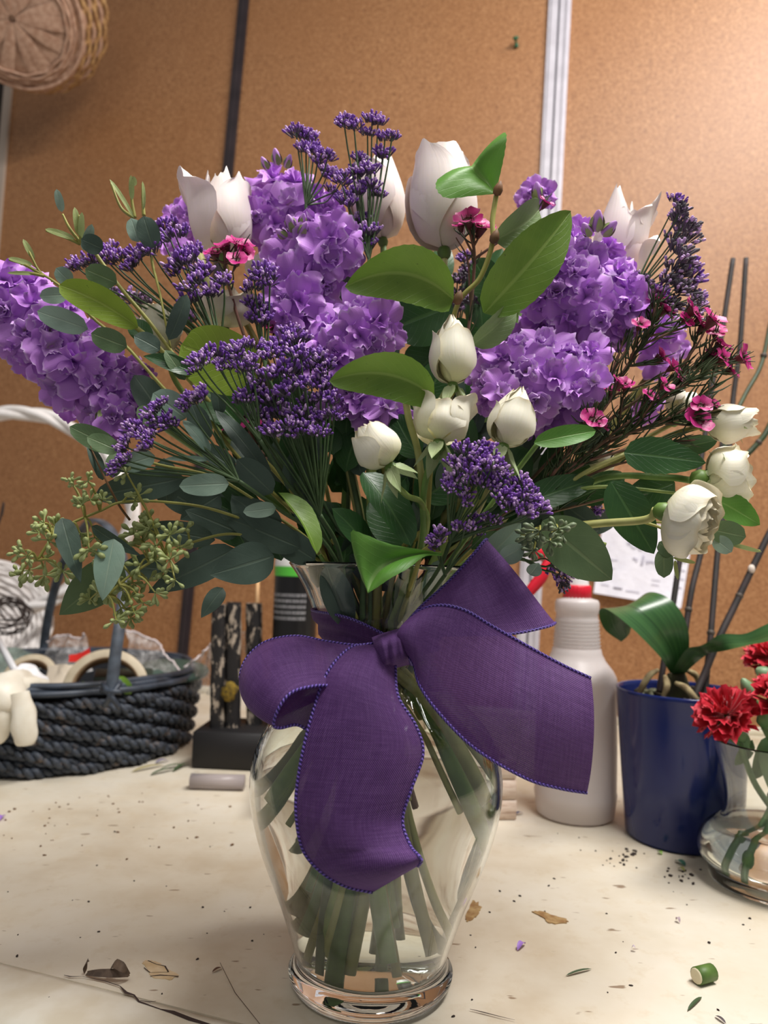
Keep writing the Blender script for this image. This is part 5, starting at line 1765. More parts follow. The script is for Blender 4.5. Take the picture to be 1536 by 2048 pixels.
m.revolve([(0.0001, 0), (0.20, 0.05), (0.27, 0.35), (0.22, 0.7), (0.10, 0.95), (0.0001, 1.02)], 9)
for k in range(4):
    a = k * math.pi / 2
    g = leaf_grid((0.2 * math.cos(a), .2 * math.sin(a), 0.02), (0.16 * math.cos(a), .16 * math.sin(a), 0.8), .34, (math.cos(a), math.sin(a), 0), .2, .12, .5, .8, 6, 5)
    m.grid(g, 1)
BUDM = m.mesh('stock_bud', [purp_in, bud_g])


def stock(label, y0, fl, stem_pts, buds=(), bulge=0.035, fill=0.6, low=None, rad=.0034, seed=1):
    r_ = random.Random(seed)
    pts = np.array([f[:2] for f in fl], float)
    cen = pts.mean(0)
    ev, V = np.linalg.eigh(np.cov((pts - cen).T))
    side = V[:, 0]
    lat = (pts - cen) @ side
    lm = np.abs(lat).max() + 15
    base = P(*cen, y0 + bulge)
    o = thing('stock_flower', label, 'stock flower', base, 'purple stock spikes in the bouquet')

    def floret(p, n_, s, dark=False):
        M = mat4(p, n_, s, r_.uniform(0, 6.28))
        c = put('floret', CORE[r_.randrange(8)], o, M)
        ORG[c] = ORG[o]
        k = r_.randint(5, 6)
        a0 = r_.uniform(0, 6.28)
        for i in range(k):
            q = bpy.data.objects.new('petal', PET[r_.randrange(10)])
            COL.objects.link(q)
            q.parent = c
            tl = r_.uniform(-.55, .45)
            q.matrix_local = Matrix.Rotation(a0 + 2 * math.pi * i / k + r_.uniform(-.2, .2), 4, 'Z') @ Matrix.Rotation(-tl, 4, 'Y') @ Matrix.Scale(r_.uniform(.85, 1.12), 4)

    for (x, y, s) in fl:
        l = ((np.array([x, y]) - cen) @ side) / lm
        yy = y0 + bulge * abs(l) ** 1.8 + r_.uniform(-.006, .006)
        p = P(x, y, yy)
        ctr = P(*(cen + ((np.array([x, y]) - cen) @ V[:, 1]) * V[:, 1]), y0 + bulge)
        n_ = nrm(nrm(p - ctr) + np.array([0, -.35, .25]) + np.array([r_.uniform(-.3, .3) for _ in range(3)]))
        floret(p - n_ * PX(s, yy) * .12, n_, PX(s, yy) * .60)
        if r_.random() < fill:
            p2 = P(x + r_.uniform(-22, 22), y + r_.uniform(-22, 22), yy + bulge * .8 + .01)
            floret(p2, nrm(p2 - ctr + np.array([r_.uniform(-.01, .01), .01, 0])), PX(s, yy) * .5)
    for (x, y, s, dx, dy) in buds:
        p = P(x, y, y0 + .004)
        d = nrm(P(x + dx, y + dy, y0 - .004) - p)
        c = put('bud', BUDM, o, mat4(p, d, PX(s, y0), r_.uniform(0, 6)))
    axis_top, axis_bot = P(*(cen - 0.42 * np.ptp(pts, axis=0)[1] * np.array([0, 1])), y0 + bulge), base
    stem(o, [P(*p) for p in stem_pts], rad, stem_g, low)
    return o


stock('lilac purple stock spike at the top centre, behind the open floret', .505,
      [(545, 350, 78), (592, 358, 66), (520, 400, 84), (578, 402, 96), (632, 398, 84), (660, 420, 60), (550, 445, 84), (512, 432, 66), (610, 450, 84), (650, 450, 70), (540, 480, 70), (590, 490, 80)],
      [(575, 470, .53), (620, 650, .52), (690, 900, .50)], [(556, 330, 34, -6, -30), (572, 336, 30, 10, -30), (536, 338, 28, -14, -26)], seed=2)
stock('purple stock spike with a wide open floret, left of the big green leaf', .455,
      [(662, 470, 116), (655, 512, 112), (565, 520, 98), (592, 560, 92), (652, 570, 92), (548, 490, 66), (600, 602, 100), (562, 596, 72), (604, 642, 92), (640, 628, 84), (566, 634, 72), (700, 520, 70), (690, 470, 66), (620, 440, 66), (540, 545, 60)],
      [(620, 540, .48), (640, 720, .48), (700, 940, .48)], [(586, 462, 40, -8, -24), (600, 470, 34, 14, -26), (572, 474, 30, -22, -16), (604, 450, 28, 4, -26)], seed=3)
stock('full purple stock spike in the middle, above the centre green leaf', .435,
      [(700, 622, 104), (760, 642, 90), (652, 652, 100), (722, 672, 112), (776, 664, 66), (642, 692, 84), (682, 702, 92), (742, 614, 74), (692, 740, 92), (672, 722, 74), (640, 740, 60), (755, 690, 70)],
      [(705, 690, .46), (740, 900, .46)], seed=4)
stock('shaded purple stock spike below the centre green leaf', .445,
      [(722, 792, 92), (772, 812, 90), (742, 832, 84), (702, 802, 74), (792, 802, 72), (692, 772, 64), (664, 800, 66), (800, 840, 60), (700, 840, 66), (770, 780, 66)],
      [(745, 830, .47), (780, 1000, .47)], seed=5)
stock('long purple stock spike reaching out to the left edge', .452,
      [(12, 562, 84), (60, 560, 84), (8, 620, 92), (70, 602, 92), (112, 642, 84), (50, 660, 94), (102, 690, 104), (160, 668, 84), (62, 712, 84), (142, 722, 112), (202, 722, 104), (182, 762, 112), (112, 770, 92), (240, 736, 92), (268, 762, 72), (230, 792, 104),
       (140, 802, 82), (182, 830, 84), (210, 848, 90), (252, 828, 84), (-22, 600, 84), (92, 732, 92), (130, 612, 74), (268, 800, 74), (225, 830, 84), (100, 660, 80), (-40, 570, 80), (20, 690, 60), (292, 742, 44)],
      [(140, 700, .49), (300, 830, .50), (560, 1010, .50)], [(208, 826, 40, -10, 20)], bulge=.03, seed=6)
stock('tall purple stock spike at the right with pale buds on top', .455,
      [(1150, 472, 72), (1132, 512, 84), (1192, 522, 104), (1152, 542, 94), (1240, 542, 92), (1112, 582, 92), (1172, 592, 104), (1232, 602, 112), (1076, 602, 84), (1062, 572, 64), (1132, 642, 104), (1202, 642, 104), (1262, 612, 84), (1082, 652, 84), (1230, 662, 84), (1182, 682, 84), (1160, 500, 80), (1215, 490, 64), (1100, 545, 60), (1262, 570, 60)],
      [(1165, 590, .49), (1080, 800, .49), (920, 1000, .48)], [(1192, 462, 46, 4, -30), (1206, 470, 40, 22, -22), (1180, 470, 36, -14, -24)], seed=7)
stock('lower purple stock mass at the right, behind the leaning spray rose', .435,
      [(1032, 692, 84), (1092, 692, 104), (1142, 702, 92), (1002, 712, 84), (982, 742, 74), (1052, 742, 104), (1112, 752, 104), (1162, 742, 84), (1002, 782, 84), (1072, 802, 104), (1132, 802, 84), (1102, 842, 84), (972, 802, 64), (1182, 702, 74), (1188, 762, 62), (962, 692, 54), (1040, 790, 84), (1060, 850, 60), (965, 770, 50), (1150, 780, 70)],
      [(1070, 780, .47), (960, 980, .47)], [(1062, 838, 30, 10, 16)], seed=8)
stock('pale lilac stock among the magenta waxflowers at the right', .52,
      [(1320, 672, 74), (1346, 700, 74), (1312, 722, 64), (1342, 650, 62), (1300, 690, 50), (1290, 818, 54), (1312, 800, 44)], [(1310, 740, .53), (1180, 900, .52), (1040, 1020, .50)], seed=9)
stock('single pale lilac stock floret peeping over the upper right green leaf', .53,
      [(1070, 380, 60), (1096, 388, 46), (1056, 396, 44)], [(1070, 400, .53), (1040, 640, .53), (930, 930, .50)], [(1078, 402, 40, -4, -30)], seed=10)
stock('lilac stock spike behind the upper left white rose', .535,
      [(382, 425, 62), (392, 462, 62), (366, 442, 52), (402, 492, 54), (372, 410, 46), (340, 470, 46), (356, 500, 50)], [(395, 500, .54), (470, 720, .53), (600, 950, .51)], seed=11)

# ------------------------------------------------ statice
stat_c = mottled('statice_calyx', (112, 98, 116), (82, 84, 78), 300, 0.7)
stat_p = mottled('statice_violet', (120, 72, 164), (142, 92, 188), 300, 0.6)
stat_l = mottled('statice_pale_tip', (190, 148, 214), (222, 190, 228), 300, 0.6)
CL = []
for k in range(6):
    r_ = random.Random(300 + k)
    m = MB()
    for i in range(36):
        # spikelets crowd along a short one sided head
        s = r_.uniform(-1, 1)
        base = np.array([s * .36, r_.uniform(-.18, .18), -.12 - .25 * abs(s) * .3])
        d = nrm([s * .55 + r_.uniform(-.35, .35), r_.uniform(-.8, .8), r_.uniform(.5, 1.2)])
        ln = r_.uniform(.32, .56)
        F_ = frame(d)
        a = np.linspace(0, 2 * math.pi, 5, endpoint=False)
        rings = []
        for t, rr in ((0, .018), (.5, .036), (.70, .046)):
            rings.append(base + d * ln * t + rr * (np.cos(a)[:, None] * F_[:, 0] + np.sin(a)[:, None] * F_[:, 1]))
        m.grid(np.array(rings), 0, cv=True)
        rings = []
        for t, rr in ((.66, .040), (.86, .058), (1.0, .05), (1.05, .012)):
            rings.append(base + d * ln * t + rr * (np.cos(a)[:, None] * F_[:, 0] + np.sin(a)[:, None] * F_[:, 1]))
        m.grid(np.array(rings), 2 if r_.random() < .38 else 1, cv=True)
    CL.append(m.mesh('statice_cluster', [stat_c, stat_p, stat_l]))
for k in range(3):
    me = CL[k].copy()
    me.materials[1] = stat_c
    me.materials[2] = stat_l
    CL.append(me)


def statice(label, y, cl, base, low, dry=False, up=(0, -1), spread=.5, r=.0012, yj=.012, big=1.25, vase=True, name='statice'):
    """cl: clusters (px, py, size); base: the fork pixel; low: stem pixels below it."""
    r_ = random.Random(len(cl) * 7 + int(base[0]))
    b0 = P(*base)
    o = thing(name, label, 'statice', b0, 'violet statice sprays in the bouquet')
    m = MB()
    joints = []
    for (x, yy_, s) in cl:
        d = y + r_.uniform(-yj, yj)
        p = P(x, yy_, d)
        vx, vy = x - base[0], yy_ - base[1]
        L = math.hypot(vx, vy) + 1e-6
        dx, dy = vx / L * spread + up[0] * (1 - spread), vy / L * spread + up[1] * (1 - spread)
        q = P(x + dx * 30, yy_ + dy * 30, d - .006)
        dd = nrm(q - p)
        me = CL[6 + r_.randrange(3)] if dry and r_.random() < .65 else CL[r_.randrange(6)]
        put('flower_cluster', me, o, mat4(p, dd, PX(s, d) * big * r_.uniform(.9, 1.1), r_.uniform(0, 6.28), hint=(0, 1, 0)))
        joints.append((p - dd * PX(s, d) * .12, dd))
    for p, dd in joints:
        f_ = r_.uniform(.45, .7)
        j = p * (1 - f_) + b0 * f_ + np.array([0, .004, 0])
        m.tube(cat_rom([p, p * .7 + j * .3 - dd * .004, j, b0], 8), [.0005, .0006, .0009], 4, cap=False)
    tag(m.build('branchlets', stem_d, o), kind='stuff')
    stem(o, [b0] + [P(*q) for q in low], r, stem_d, invase=vase)
    return o


statice('violet statice spray standing highest but one, above the purple stock', .49, [(600, 268, 40), (620, 276, 36), (612, 298, 34), (636, 314, 42), (656, 312, 34), (655, 345, 42), (684, 360, 38), (628, 296, 30), (592, 258, 28), (668, 384, 30)], (612, 410, .49), [(630, 620, .49), (690, 900, .48)], spread=.35)
statice('topmost violet statice spray before the half hidden white rose', .475, [(688, 243, 34), (708, 252, 34), (744, 238, 36), (756, 244, 30), (735, 266, 30), (770, 275, 34), (784, 272, 26), (765, 308, 40), (718, 318, 36), (740, 340, 36), (714, 344, 36), (740, 370, 36), (682, 356, 32), (710, 383, 36), (755, 388, 28), (694, 402, 42), (738, 462, 48), (724, 440, 36), (734, 490, 36)], (738, 520, .475), [(740, 700, .475), (760, 920, .47)], spread=.3)
statice('grey violet statice plume sweeping up at the far right', .47, [(1355, 400, 34), (1362, 420, 40), (1370, 445, 44), (1376, 470, 44), (1352, 440, 34), (1362, 505, 48), (1378, 522, 40), (1386, 548, 44), (1356, 540, 44), (1366, 575, 46), (1392, 590, 40), (1340, 560, 40), (1290, 560, 28), (1284, 575, 24), (1345, 610, 44), (1322, 585, 34), (1386, 622, 32), (1400, 608, 30), (1352, 480, 36), (1330, 606, 36)], (1258, 600, .475), [(1180, 760, .48), (1040, 960, .48)], dry=True, up=(.45, -.85), spread=.3)
statice('flat violet statice spray at the upper left, tips reaching over round leaves', .44, [(150, 530, 34), (176, 522, 40), (208, 505, 40), (214, 520, 42), (238, 515, 36), (276, 510, 46), (300, 498, 42), (330, 454, 44), (350, 468, 40), (325, 480, 34), (366, 520, 50), (350, 538, 42), (402, 540, 48), (386, 566, 42), (420, 582, 44), (446, 560, 40), (378, 600, 40), (262, 532, 34), (388, 500, 34)], (440, 700, .445), [(520, 860, .455), (640, 1050, .465)], up=(-.3, -.95), spread=.35)
statice('small violet statice spray against the purple stock and open spray rose', .435, [(526, 545, 46), (502, 575, 36), (506, 605, 36), (518, 640, 42), (520, 618, 34), (540, 560, 34), (508, 555, 30)], (530, 740, .44), [(590, 880, .45), (670, 1050, .46)], spread=.3)
statice('violet statice spray on the round yellow green leaf', .405, [(398, 722, 40), (424, 705, 40), (450, 714, 36), (475, 700, 42), (500, 690, 36), (502, 720, 36), (392, 738, 30), (470, 728, 30), (440, 730, 30), (490, 738, 34)], (520, 880, .41), [(570, 960, .425), (650, 1070, .45)], up=(-.2, -1))
statice('biggest violet statice spray, left of the centre in front of dark stems', .415, [(560, 690, 46), (590, 680, 46), (600, 708, 42), (545, 708, 40), (570, 738, 48), (620, 730, 46), (640, 716, 42), (655, 735, 36), (530, 752, 44), (500, 788, 46), (540, 798, 46), (575, 780, 44), (610, 768, 44), (640, 770, 40), (660, 798, 44), (560, 828, 46), (600, 828, 44), (640, 838, 40), (545, 862, 40), (600, 862, 44), (640, 866, 36), (485, 800, 34), (515, 772, 34), (575, 850, 40), (578, 662, 34), (665, 765, 36), (620, 800, 40), (520, 830, 34), (668, 830, 34), (590, 745, 40)], (640, 1030, .43), [(680, 1110, .45)], up=(-.1, -1), spread=.4, r=.0014)
statice('low violet statice spray over the silver leaves at the left', .405, [(305, 828, 42), (330, 843, 40), (345, 848, 30), (268, 860, 42), (296, 885, 40), (248, 892, 34), (285, 872, 30), (240, 928, 34), (252, 920, 28), (386, 798, 42), (402, 788, 34), (370, 812, 30), (318, 810, 30), (305, 862, 28), (225, 938, 26)], (478, 962, .41), [(560, 1020, .425), (660, 1100, .45)], up=(-.5, -.75), spread=.55)
statice('deep violet statice spray right of the centre, above the ribbon loop', .395, [(930, 900, 44), (915, 930, 44), (945, 935, 46), (905, 958, 40), (940, 968, 44), (976, 900, 38), (970, 918, 34), (985, 930, 44), (990, 965, 46), (1010, 990, 44), (1040, 965, 40), (1030, 1000, 42), (1060, 1002, 44), (1080, 1018, 40), (1048, 1024, 40), (970, 968, 40), (1006, 948, 34), (896, 975, 30), (930, 1000, 30), (1060, 985, 34), (1018, 1012, 36)], (900, 1085, .41), [(870, 1150, .43)], up=(.1, -1), spread=.45)
statice('small dark violet statice spray low in front of the vase mouth', .405, [(876, 1072, 38), (872, 1088, 32), (930, 1055, 36), (960, 1045, 34), (950, 1062, 30), (985, 1040, 30)], (890, 1150, .42), [(860, 1190, .44)], spread=.4)
statice('shaded violet statice behind the tall green leaves in the middle', .53, [(925, 590, 40), (940, 540, 40), (905, 622, 40), (985, 562, 32), (735, 560, 40), (770, 585, 40), (950, 600, 36), (820, 600, 36), (850, 605, 36), (930, 515, 34), (915, 560, 34)], (900, 760, .52), [(860, 950, .51)], dry=True)
statice('dim violet statice behind the upper left flat spray', .53, [(270, 598, 38), (240, 590, 36), (290, 602, 34), (375, 640, 36), (350, 625, 34), (220, 585, 30)], (470, 800, .52), [(600, 960, .51)], dry=True)
statice('drooping grey statice tip between the ribbon and the grey green leaf', .47, [(1122, 1148, 38), (1130, 1165, 30), (1108, 1130, 34)], (1050, 1120, .47), [(960, 1110, .475)], dry=True, up=(.4, .9), spread=.2)
statice('dark statice tip hanging beside the large dark leaf at the right', .50, [(1196, 1004, 30), (1200, 985, 30), (1190, 1020, 26), (1228, 962, 22)], (1150, 960, .50), [(1040, 1010, .49)], dry=True, up=(.3, .9), spread=.2)

# ------------------------------------------------ waxflower
WF = []
for k in range(4):
    r_ = random.Random(500 + k)
    m = MB()
    m.revolve([(0.0001, -.52), (.06, -.5), (.16, -.3), (.26, -.05), (.30, .04), (.22, .0), (.08, -.04), (0.0001, -.03)], 10, 1)
    for i in range(9):
        a = r_.uniform(0, 6.28)
        m.tube([(.2 * math.cos(a), .2 * math.sin(a), .0), (.22 * math.cos(a), .22 * math.sin(a), .16)], .018, 4, 1)
    WF.append(m.mesh('wax_flower', [mag_p, mottled('wax_cup', (112, 34, 58), (84, 62, 40), 200, .5)]))
m = MB()
t = np.linspace(0, 1, 5)[:, None]
u = np.linspace(-1, 1, 5)[None]
hw = .36 * np.sin(np.minimum(1, .18 + t * .82) * math.pi * .72)
m.grid(np.stack([.18 + .5 * t * (1 - .1 * u * u), u * hw, .04 + .18 * t + .10 * u * u * t - .12 * t ** 2], -1))
WP_ = m.mesh('wax_petal', mag_p)
wneed = mottled('wax_needle', (66, 84, 46), (46, 64, 36), 100, 0.5)


def waxflower(label, y, main, flowers, twigs=(), needles=200, vase=True, nl=44, seed=1, yj=.012):
    r_ = random.Random(seed)
    mp = [P(*p) for p in main]
    o = thing('waxflower', label, 'waxflower', mp[-1], 'magenta waxflower sprigs in the bouquet')
    so, cc_ = stem(o, mp, .0011, stem_w, invase=vase, seg=5)
    cc_ = cat_rom(mp, 40)
    paths = [cc_]
    tw = MB()
    for (x, yy_, s) in flowers:
        d = y + r_.uniform(-yj, yj)
        p = P(x, yy_, d)
        # joins the main stem lower down
        dist = np.linalg.norm(cc_ - p, axis=1) + 1e-6
        i = int(np.argmin(dist))
        i = min(39, i + r_.randint(5, 11))
        j = cc_[i]
        md = p * .55 + j * .45 + np.array([0, 0, -.002])
        n_ = nrm(nrm(p - md) + np.array([r_.uniform(-.5, .5), -.75, r_.uniform(-.1, .5)]))
        q = cat_rom([p - n_ * PX(s, d) * .4, md, j], 12)
        tw.tube(q, [.0005, .0007, .0009], 4, cap=False)
        paths.append(q)
        sc = PX(s, d) * 1.0
        f = put('flower', WF[r_.randrange(4)], o, mat4(p, n_, sc, r_.uniform(0, 6.28)))
        for k in range(5):
            pt = bpy.data.objects.new('petal', WP_)
            COL.objects.link(pt)
            pt.parent = f
            pt.matrix_local = Matrix.Rotation(2 * math.pi * k / 5 + r_.uniform(-.1, .1), 4, 'Z') @ Matrix.Rotation(r_.uniform(-.3, .2), 4, 'Y')
    for tws in twigs:
        q = cat_rom([P(*p) for p in tws], 14)
        tw.tube(q, [.0005, .0008, .0009], 4, cap=False)
        paths.append(q)
    tag(tw.build('twigs', stem_w, o), kind='stuff')
    m = MB()
    for k in range(needles):
        pa = paths[r_.randrange(len(paths))] if r_.random() < .6 else paths[0]
        i = r_.randrange(len(pa) - 1)
        b_ = pa[i]
        t_ = nrm(pa[i] - pa[i + 1])
        d_ = nrm(t_ * r_.uniform(.5, 1.1) + np.array([r_.uniform(-.8, .8), r_.uniform(-.8, .8), r_.uniform(-.4, .9)]))
        ln = PX(nl, y) * r_.uniform(.6, 1.2)
        m.tube(cat_rom([b_, b_ + d_ * ln * .5, b_ + nrm(d_ + t_ * .4) * ln], 4), [.00045, .0006, .0002], 4, cap=False)
    if needles:
        tag(m.build('needles', wneed, o), kind='stuff')
    return o


waxflower('magenta waxflower sprig fanning out to the far right beside the dark orchid spikes', .455, [(1478, 716, .455), (1430, 722, .455), (1370, 745, .458), (1290, 790, .462), (1180, 870, .468), (1060, 980, .475)],
          [(1486, 716, 44), (1440, 690, 40), (1446, 716, 34), (1424, 712, 30), (1462, 742, 32), (1432, 664, 32), (1426, 640, 46), (1404, 655, 30)], needles=190, seed=1)
waxflower('magenta waxflower sprig under the grey violet plume at the right', .45, [(1312, 606, .45), (1300, 660, .455), (1262, 720, .46), (1200, 810, .465), (1090, 930, .472)],
          [(1308, 600, 40), (1326, 622, 38), (1386, 622, 44), (1372, 640, 30), (1398, 640, 30), (1280, 650, 30), (1320, 716, 38), (1345, 735, 30)], needles=190, seed=2)
waxflower('low magenta waxflower sprig before the topmost right spray rose', .44, [(1398, 830, .445), (1340, 842, .45), (1262, 866, .455), (1170, 910, .462), (1050, 1000, .47)],
          [(1396, 842, 48), (1402, 812, 34), (1424, 806, 28), (1300, 790, 28), (1330, 770, 30), (1250, 770, 30)], needles=200, seed=3)
waxflower('magenta waxflower sprig with few flowers deep among needles right of the stock', .435, [(1180, 838, .435), (1178, 870, .44), (1120, 930, .45), (1040, 1030, .462)],
          [(1186, 840, 42), (1200, 850, 30), (1240, 768, 34), (1222, 780, 26)], [((1252, 700, .445), (1200, 790, .45), (1120, 930, .455)), ((1330, 920, .45), (1230, 930, .455), (1080, 1000, .46)), ((1260, 985, .45), (1160, 1010, .455), (1040, 1040, .46))], needles=190, seed=4)
waxflower('bare brown needled waxflower branch crossing at the right', .445, [(1400, 752, .44), (1330, 790, .445), (1250, 850, .45), (1150, 930, .455), (1020, 1050, .465)], [(1362, 760, 26)],
          [((1300, 820, .445), (1240, 880, .45), (1130, 950, .455)), ((1430, 770, .44), (1350, 830, .445), (1220, 880, .45)), ((1390, 880, .44), (1290, 890, .445), (1180, 920, .45)), ((1260, 640, .46), (1230, 730, .46), (1180, 840, .46))], needles=290, seed=5, nl=50)
waxflower('magenta waxflower sprig before the upper left white rose', .455, [(450, 500, .46), (455, 560, .465), (500, 700, .47), (600, 900, .475)], [(450, 494, 42), (480, 492, 46), (430, 508, 36), (474, 520, 34), (490, 505, 30)], needles=24, seed=6)
waxflower('dark magenta waxflower sprig beside the largest white rose', .455, [(945, 470, .458), (948, 540, .462), (930, 700, .468), (880, 900, .475)], [(936, 440, 46), (962, 456, 46), (950, 450, 34), (1092, 406, 30), (922, 452, 28)], [((912, 475, .455), (935, 520, .46), (940, 600, .465))], needles=30, seed=7)
waxflower('shaded magenta waxflower sprig under the biggest statice spray', .47, [(490, 838, .47), (520, 900, .475), (620, 1030, .475)], [(492, 838, 42), (462, 852, 32), (508, 842, 36), (545, 652, 36), (540, 625, 30), (470, 835, 30)], needles=40, seed=8)

# ------------------------------------------------ leaves
salal = leafmat('salal_leaf', (92, 128, 40), (112, 144, 50), (156, 180, 96), 0.42, spots=True, sv_=.35)
salal_y = leafmat('salal_yellow', (124, 152, 40), (140, 166, 52), (166, 186, 84), 0.42, spots=True)
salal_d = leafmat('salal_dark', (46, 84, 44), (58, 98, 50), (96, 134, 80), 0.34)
salal_b = leafmat('salal_bright', (84, 138, 50), (100, 152, 58), (150, 188, 104), 0.48, sv_=.35)
salal_u = leafmat('salal_underside', (128, 152, 100), (112, 138, 84), (150, 170, 120), 0.5)
euc_s = leafmat('euc_silver', (126, 154, 138), (146, 170, 152), (160, 180, 158), 0.5, nv=5, sv_=.25)
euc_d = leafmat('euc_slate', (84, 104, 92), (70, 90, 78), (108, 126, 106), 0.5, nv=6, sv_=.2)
euc_g = leafmat('euc_green', (88, 114, 76), (104, 128, 88), (140, 158, 112), 0.45, nv=7, sv_=.25)
euc_y = leafmat('euc_sprout', (164, 180, 112), (176, 190, 126), (190, 200, 140), 0.5, nv=2)


def leaf(parent, b, t, w, y0, y1, mt, roll=0.0, fold=.15, curl=.06, a=.55, bb=.65, side=0.0, tipcurl=0.0, wave=.02, serr=0.0, nm='leaf', n=16, wn=9, skew=0.0, petiole=True):
    B, T = P(*b, y0), P(*t, y1)
    L = nrm(T - B)
    v = nrm(CAMPOS - (B + T) / 2)
    N = nrm(v - L * (v @ L))
    S = np.cross(L, N)
    N = N * math.cos(roll) + S * math.sin(roll)
    m = MB()
    m.grid(leaf_grid(B, T, PX(w, (y0 + y1) / 2) / max(.35, math.cos(roll)), N, fold, curl, a, bb, n, wn, wave, side, tipcurl, serr, skew))
    return m.build(nm, mt, parent)


def leaf3(parent, rows, mt, n=26, w=6):
    """A leaf from rows (left edge, midrib, right edge), each a pixel and a depth."""
    E = [cat_rom([P(*r[k]) for r in rows], n) for k in range(3)]
    s = np.linspace(0, 1, w)[None, :, None]
    # slightly domed halves
    g = []
    for A, B in ((E[0], E[1]), (E[1], E[2])):
        h = A[:, None] * (1 - s) + B[:, None] * s
        h = h + np.array([0, -0.0025, 0.0012]) * (4 * s * (1 - s)) * np.minimum(1, np.linalg.norm(A - B, axis=1) / .015)[:, None, None]
        g.append(h)
    g = np.concatenate([g[0], g[1][:, 1:]], 1)
    tooth = 1 + 0.012 * np.where(np.arange(n) % 2, 1, -1)
    mid = g[:, w - 1]
    for c in (0, -1):
        g[:, c] = mid + (g[:, c] - mid) * tooth[:, None]
    m = MB()
    m.grid(g)
    return m.build('leaf', mt, parent)


def branch(name, label, cat_, pts, r, mt, group=None, vase=True, low=None):
    o = thing(name, label, cat_, P(*pts[-1]), group)
    stem(o, [P(*p) for p in pts], r, mt, low, invase=vase)
    return o


LG = 'green lemon leaf branches in the bouquet'
b = branch('lemon_leaf_branch', 'green lemon leaf branch rising over the centre, its top leaf against the wall', 'leaf branch', [(993, 388, .43), (985, 440, .43), (985, 486, .43), (960, 556, .435), (914, 612, .44), (890, 740, .455), (862, 960, .465)], .0016, stem_y, LG)
leaf3(b, [((990, 388, .43), (990, 387, .43), (991, 386, .43)), ((945, 392, .428), (974, 366, .436), (1001, 346, .428)), ((893, 396, .422), (958, 349, .436), (1010, 302, .424)), ((872, 376, .422), (946, 333, .434), (1013, 270, .424)),
          ((878, 356, .430), (942, 334, .442), (1004, 268, .434)), ((900, 356, .445), (940, 345, .452), (985, 300, .448))], salal_b)
leaf(b, (988, 482), (1078, 418), 82, .432, .45, salal_u, .4, .35, .10, .5, .5, n=18)
leaf(b, (968, 626), (1142, 422), 118, .425, .425, salal, .25, .22, .06, .5, .75, serr=.012, n=24)
leaf(b, (906, 600), (692, 574), 122, .425, .405, salal, .0, .38, .03, .42, .62, side=.17, tipcurl=.05, serr=.012, n=24, wn=11)
leaf(b, (944, 690), (1032, 602), 58, .43, .435, salal_u, .5, .4, .12, .5, .8, serr=.015, n=18)
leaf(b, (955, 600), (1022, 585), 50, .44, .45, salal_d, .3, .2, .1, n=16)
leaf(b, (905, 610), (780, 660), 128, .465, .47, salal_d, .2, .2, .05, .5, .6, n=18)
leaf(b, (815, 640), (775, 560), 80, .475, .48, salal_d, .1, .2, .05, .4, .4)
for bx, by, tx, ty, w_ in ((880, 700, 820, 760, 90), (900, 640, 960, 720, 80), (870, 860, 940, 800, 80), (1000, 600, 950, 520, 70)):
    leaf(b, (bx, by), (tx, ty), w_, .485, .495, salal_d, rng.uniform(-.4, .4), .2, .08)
for p_ in ((985, 488), (912, 610), (992, 392)):
    m = MB()
    q = P(*p_, .428)
    m.revolve([(0.0001, 0), (.0024, .001), (.003, .004), (.0018, .007), (.0001, .009)], 8, 0, q, frame(nrm([.3, -.3, 1])))
    m.build('leaf_bud', stem_b, b)
b = branch('lemon_leaf_branch', 'green lemon leaf branch with one arched leaf in the very middle', 'leaf branch', [(810, 788, .395), (818, 840, .40), (836, 905, .41), (846, 1000, .425), (842, 1090, .44)], .002, stem_g, LG)
leaf(b, (868, 794), (658, 762), 100, .40, .385, salal, -.1, .36, .03, .42, .62, side=.14, serr=.012, n=24, wn=11)
leaf(b, (850, 800), (890, 720), 70, .45, .45, salal_d, .2, .2, .06)
leaf(b, (838, 915), (790, 830), 66, .44, .45, salal_d, -.2, .2, .06)
leaf(b, (846, 1000), (930, 930), 80, .45, .46, salal_d, .2, .2, .06)
leaf(b, (842, 1020), (870, 900), 60, .455, .46, salal_d, .2, .2, .06)
b = branch('lemon_leaf_branch', 'yellow green lemon leaf branch at the left with a round and a long leaf', 'leaf branch', [(150, 590, .43), (272, 655, .435), (360, 740, .44), (470, 860, .45), (590, 990, .46)], .0015, stem_y, LG)
leaf(b, (276, 655), (118, 570), 66, .425, .415, salal_y, 0, .28, .05, .55, .5, side=.05, n=20)
leaf(b, (515, 755), (362, 690), 132, .43, .425, salal_y, .1, .15, .06, .35, .38, n=20, wn=11)
leaf(b, (390, 745), (286, 712), 36, .425, .42, salal_d, .3, .3, .1, .5, .9)
leaf(b, (480, 850), (400, 770), 80, .445, .45, salal_d, .2, .2, .08)
leaf(b, (300, 690), (262, 640), 44, .44, .445, salal_d, .2, .2, .08)
b = branch('lemon_leaf_branch', 'bright green lemon leaf branch hanging over the vase rim in front', 'leaf branch', [(880, 1107, .405), (850, 1100, .41), (832, 1140, .425)], .0014, stem_y, LG)
leaf3(b, [((884, 1106, .405), (884, 1108, .405), (882, 1112, .405)), ((842, 1099, .396), (846, 1107, .400), (850, 1113, .396)), ((780, 1088, .388), (800, 1117, .395), (816, 1137, .386)), ((722, 1066, .386), (764, 1136, .391), (782, 1156, .383)),
          ((702, 1064, .387), (745, 1161, .389), (757, 1173, .384)), ((708, 1110, .390), (737, 1182, .386), (740, 1184, .385)), ((724, 1160, .389), (735, 1186, .386), (736, 1187, .386))], salal_b)
leaf(b, (726, 945), (822, 1092), 72, .425, .415, salal_d, -.7, .3, .05, .5, .6, n=18)
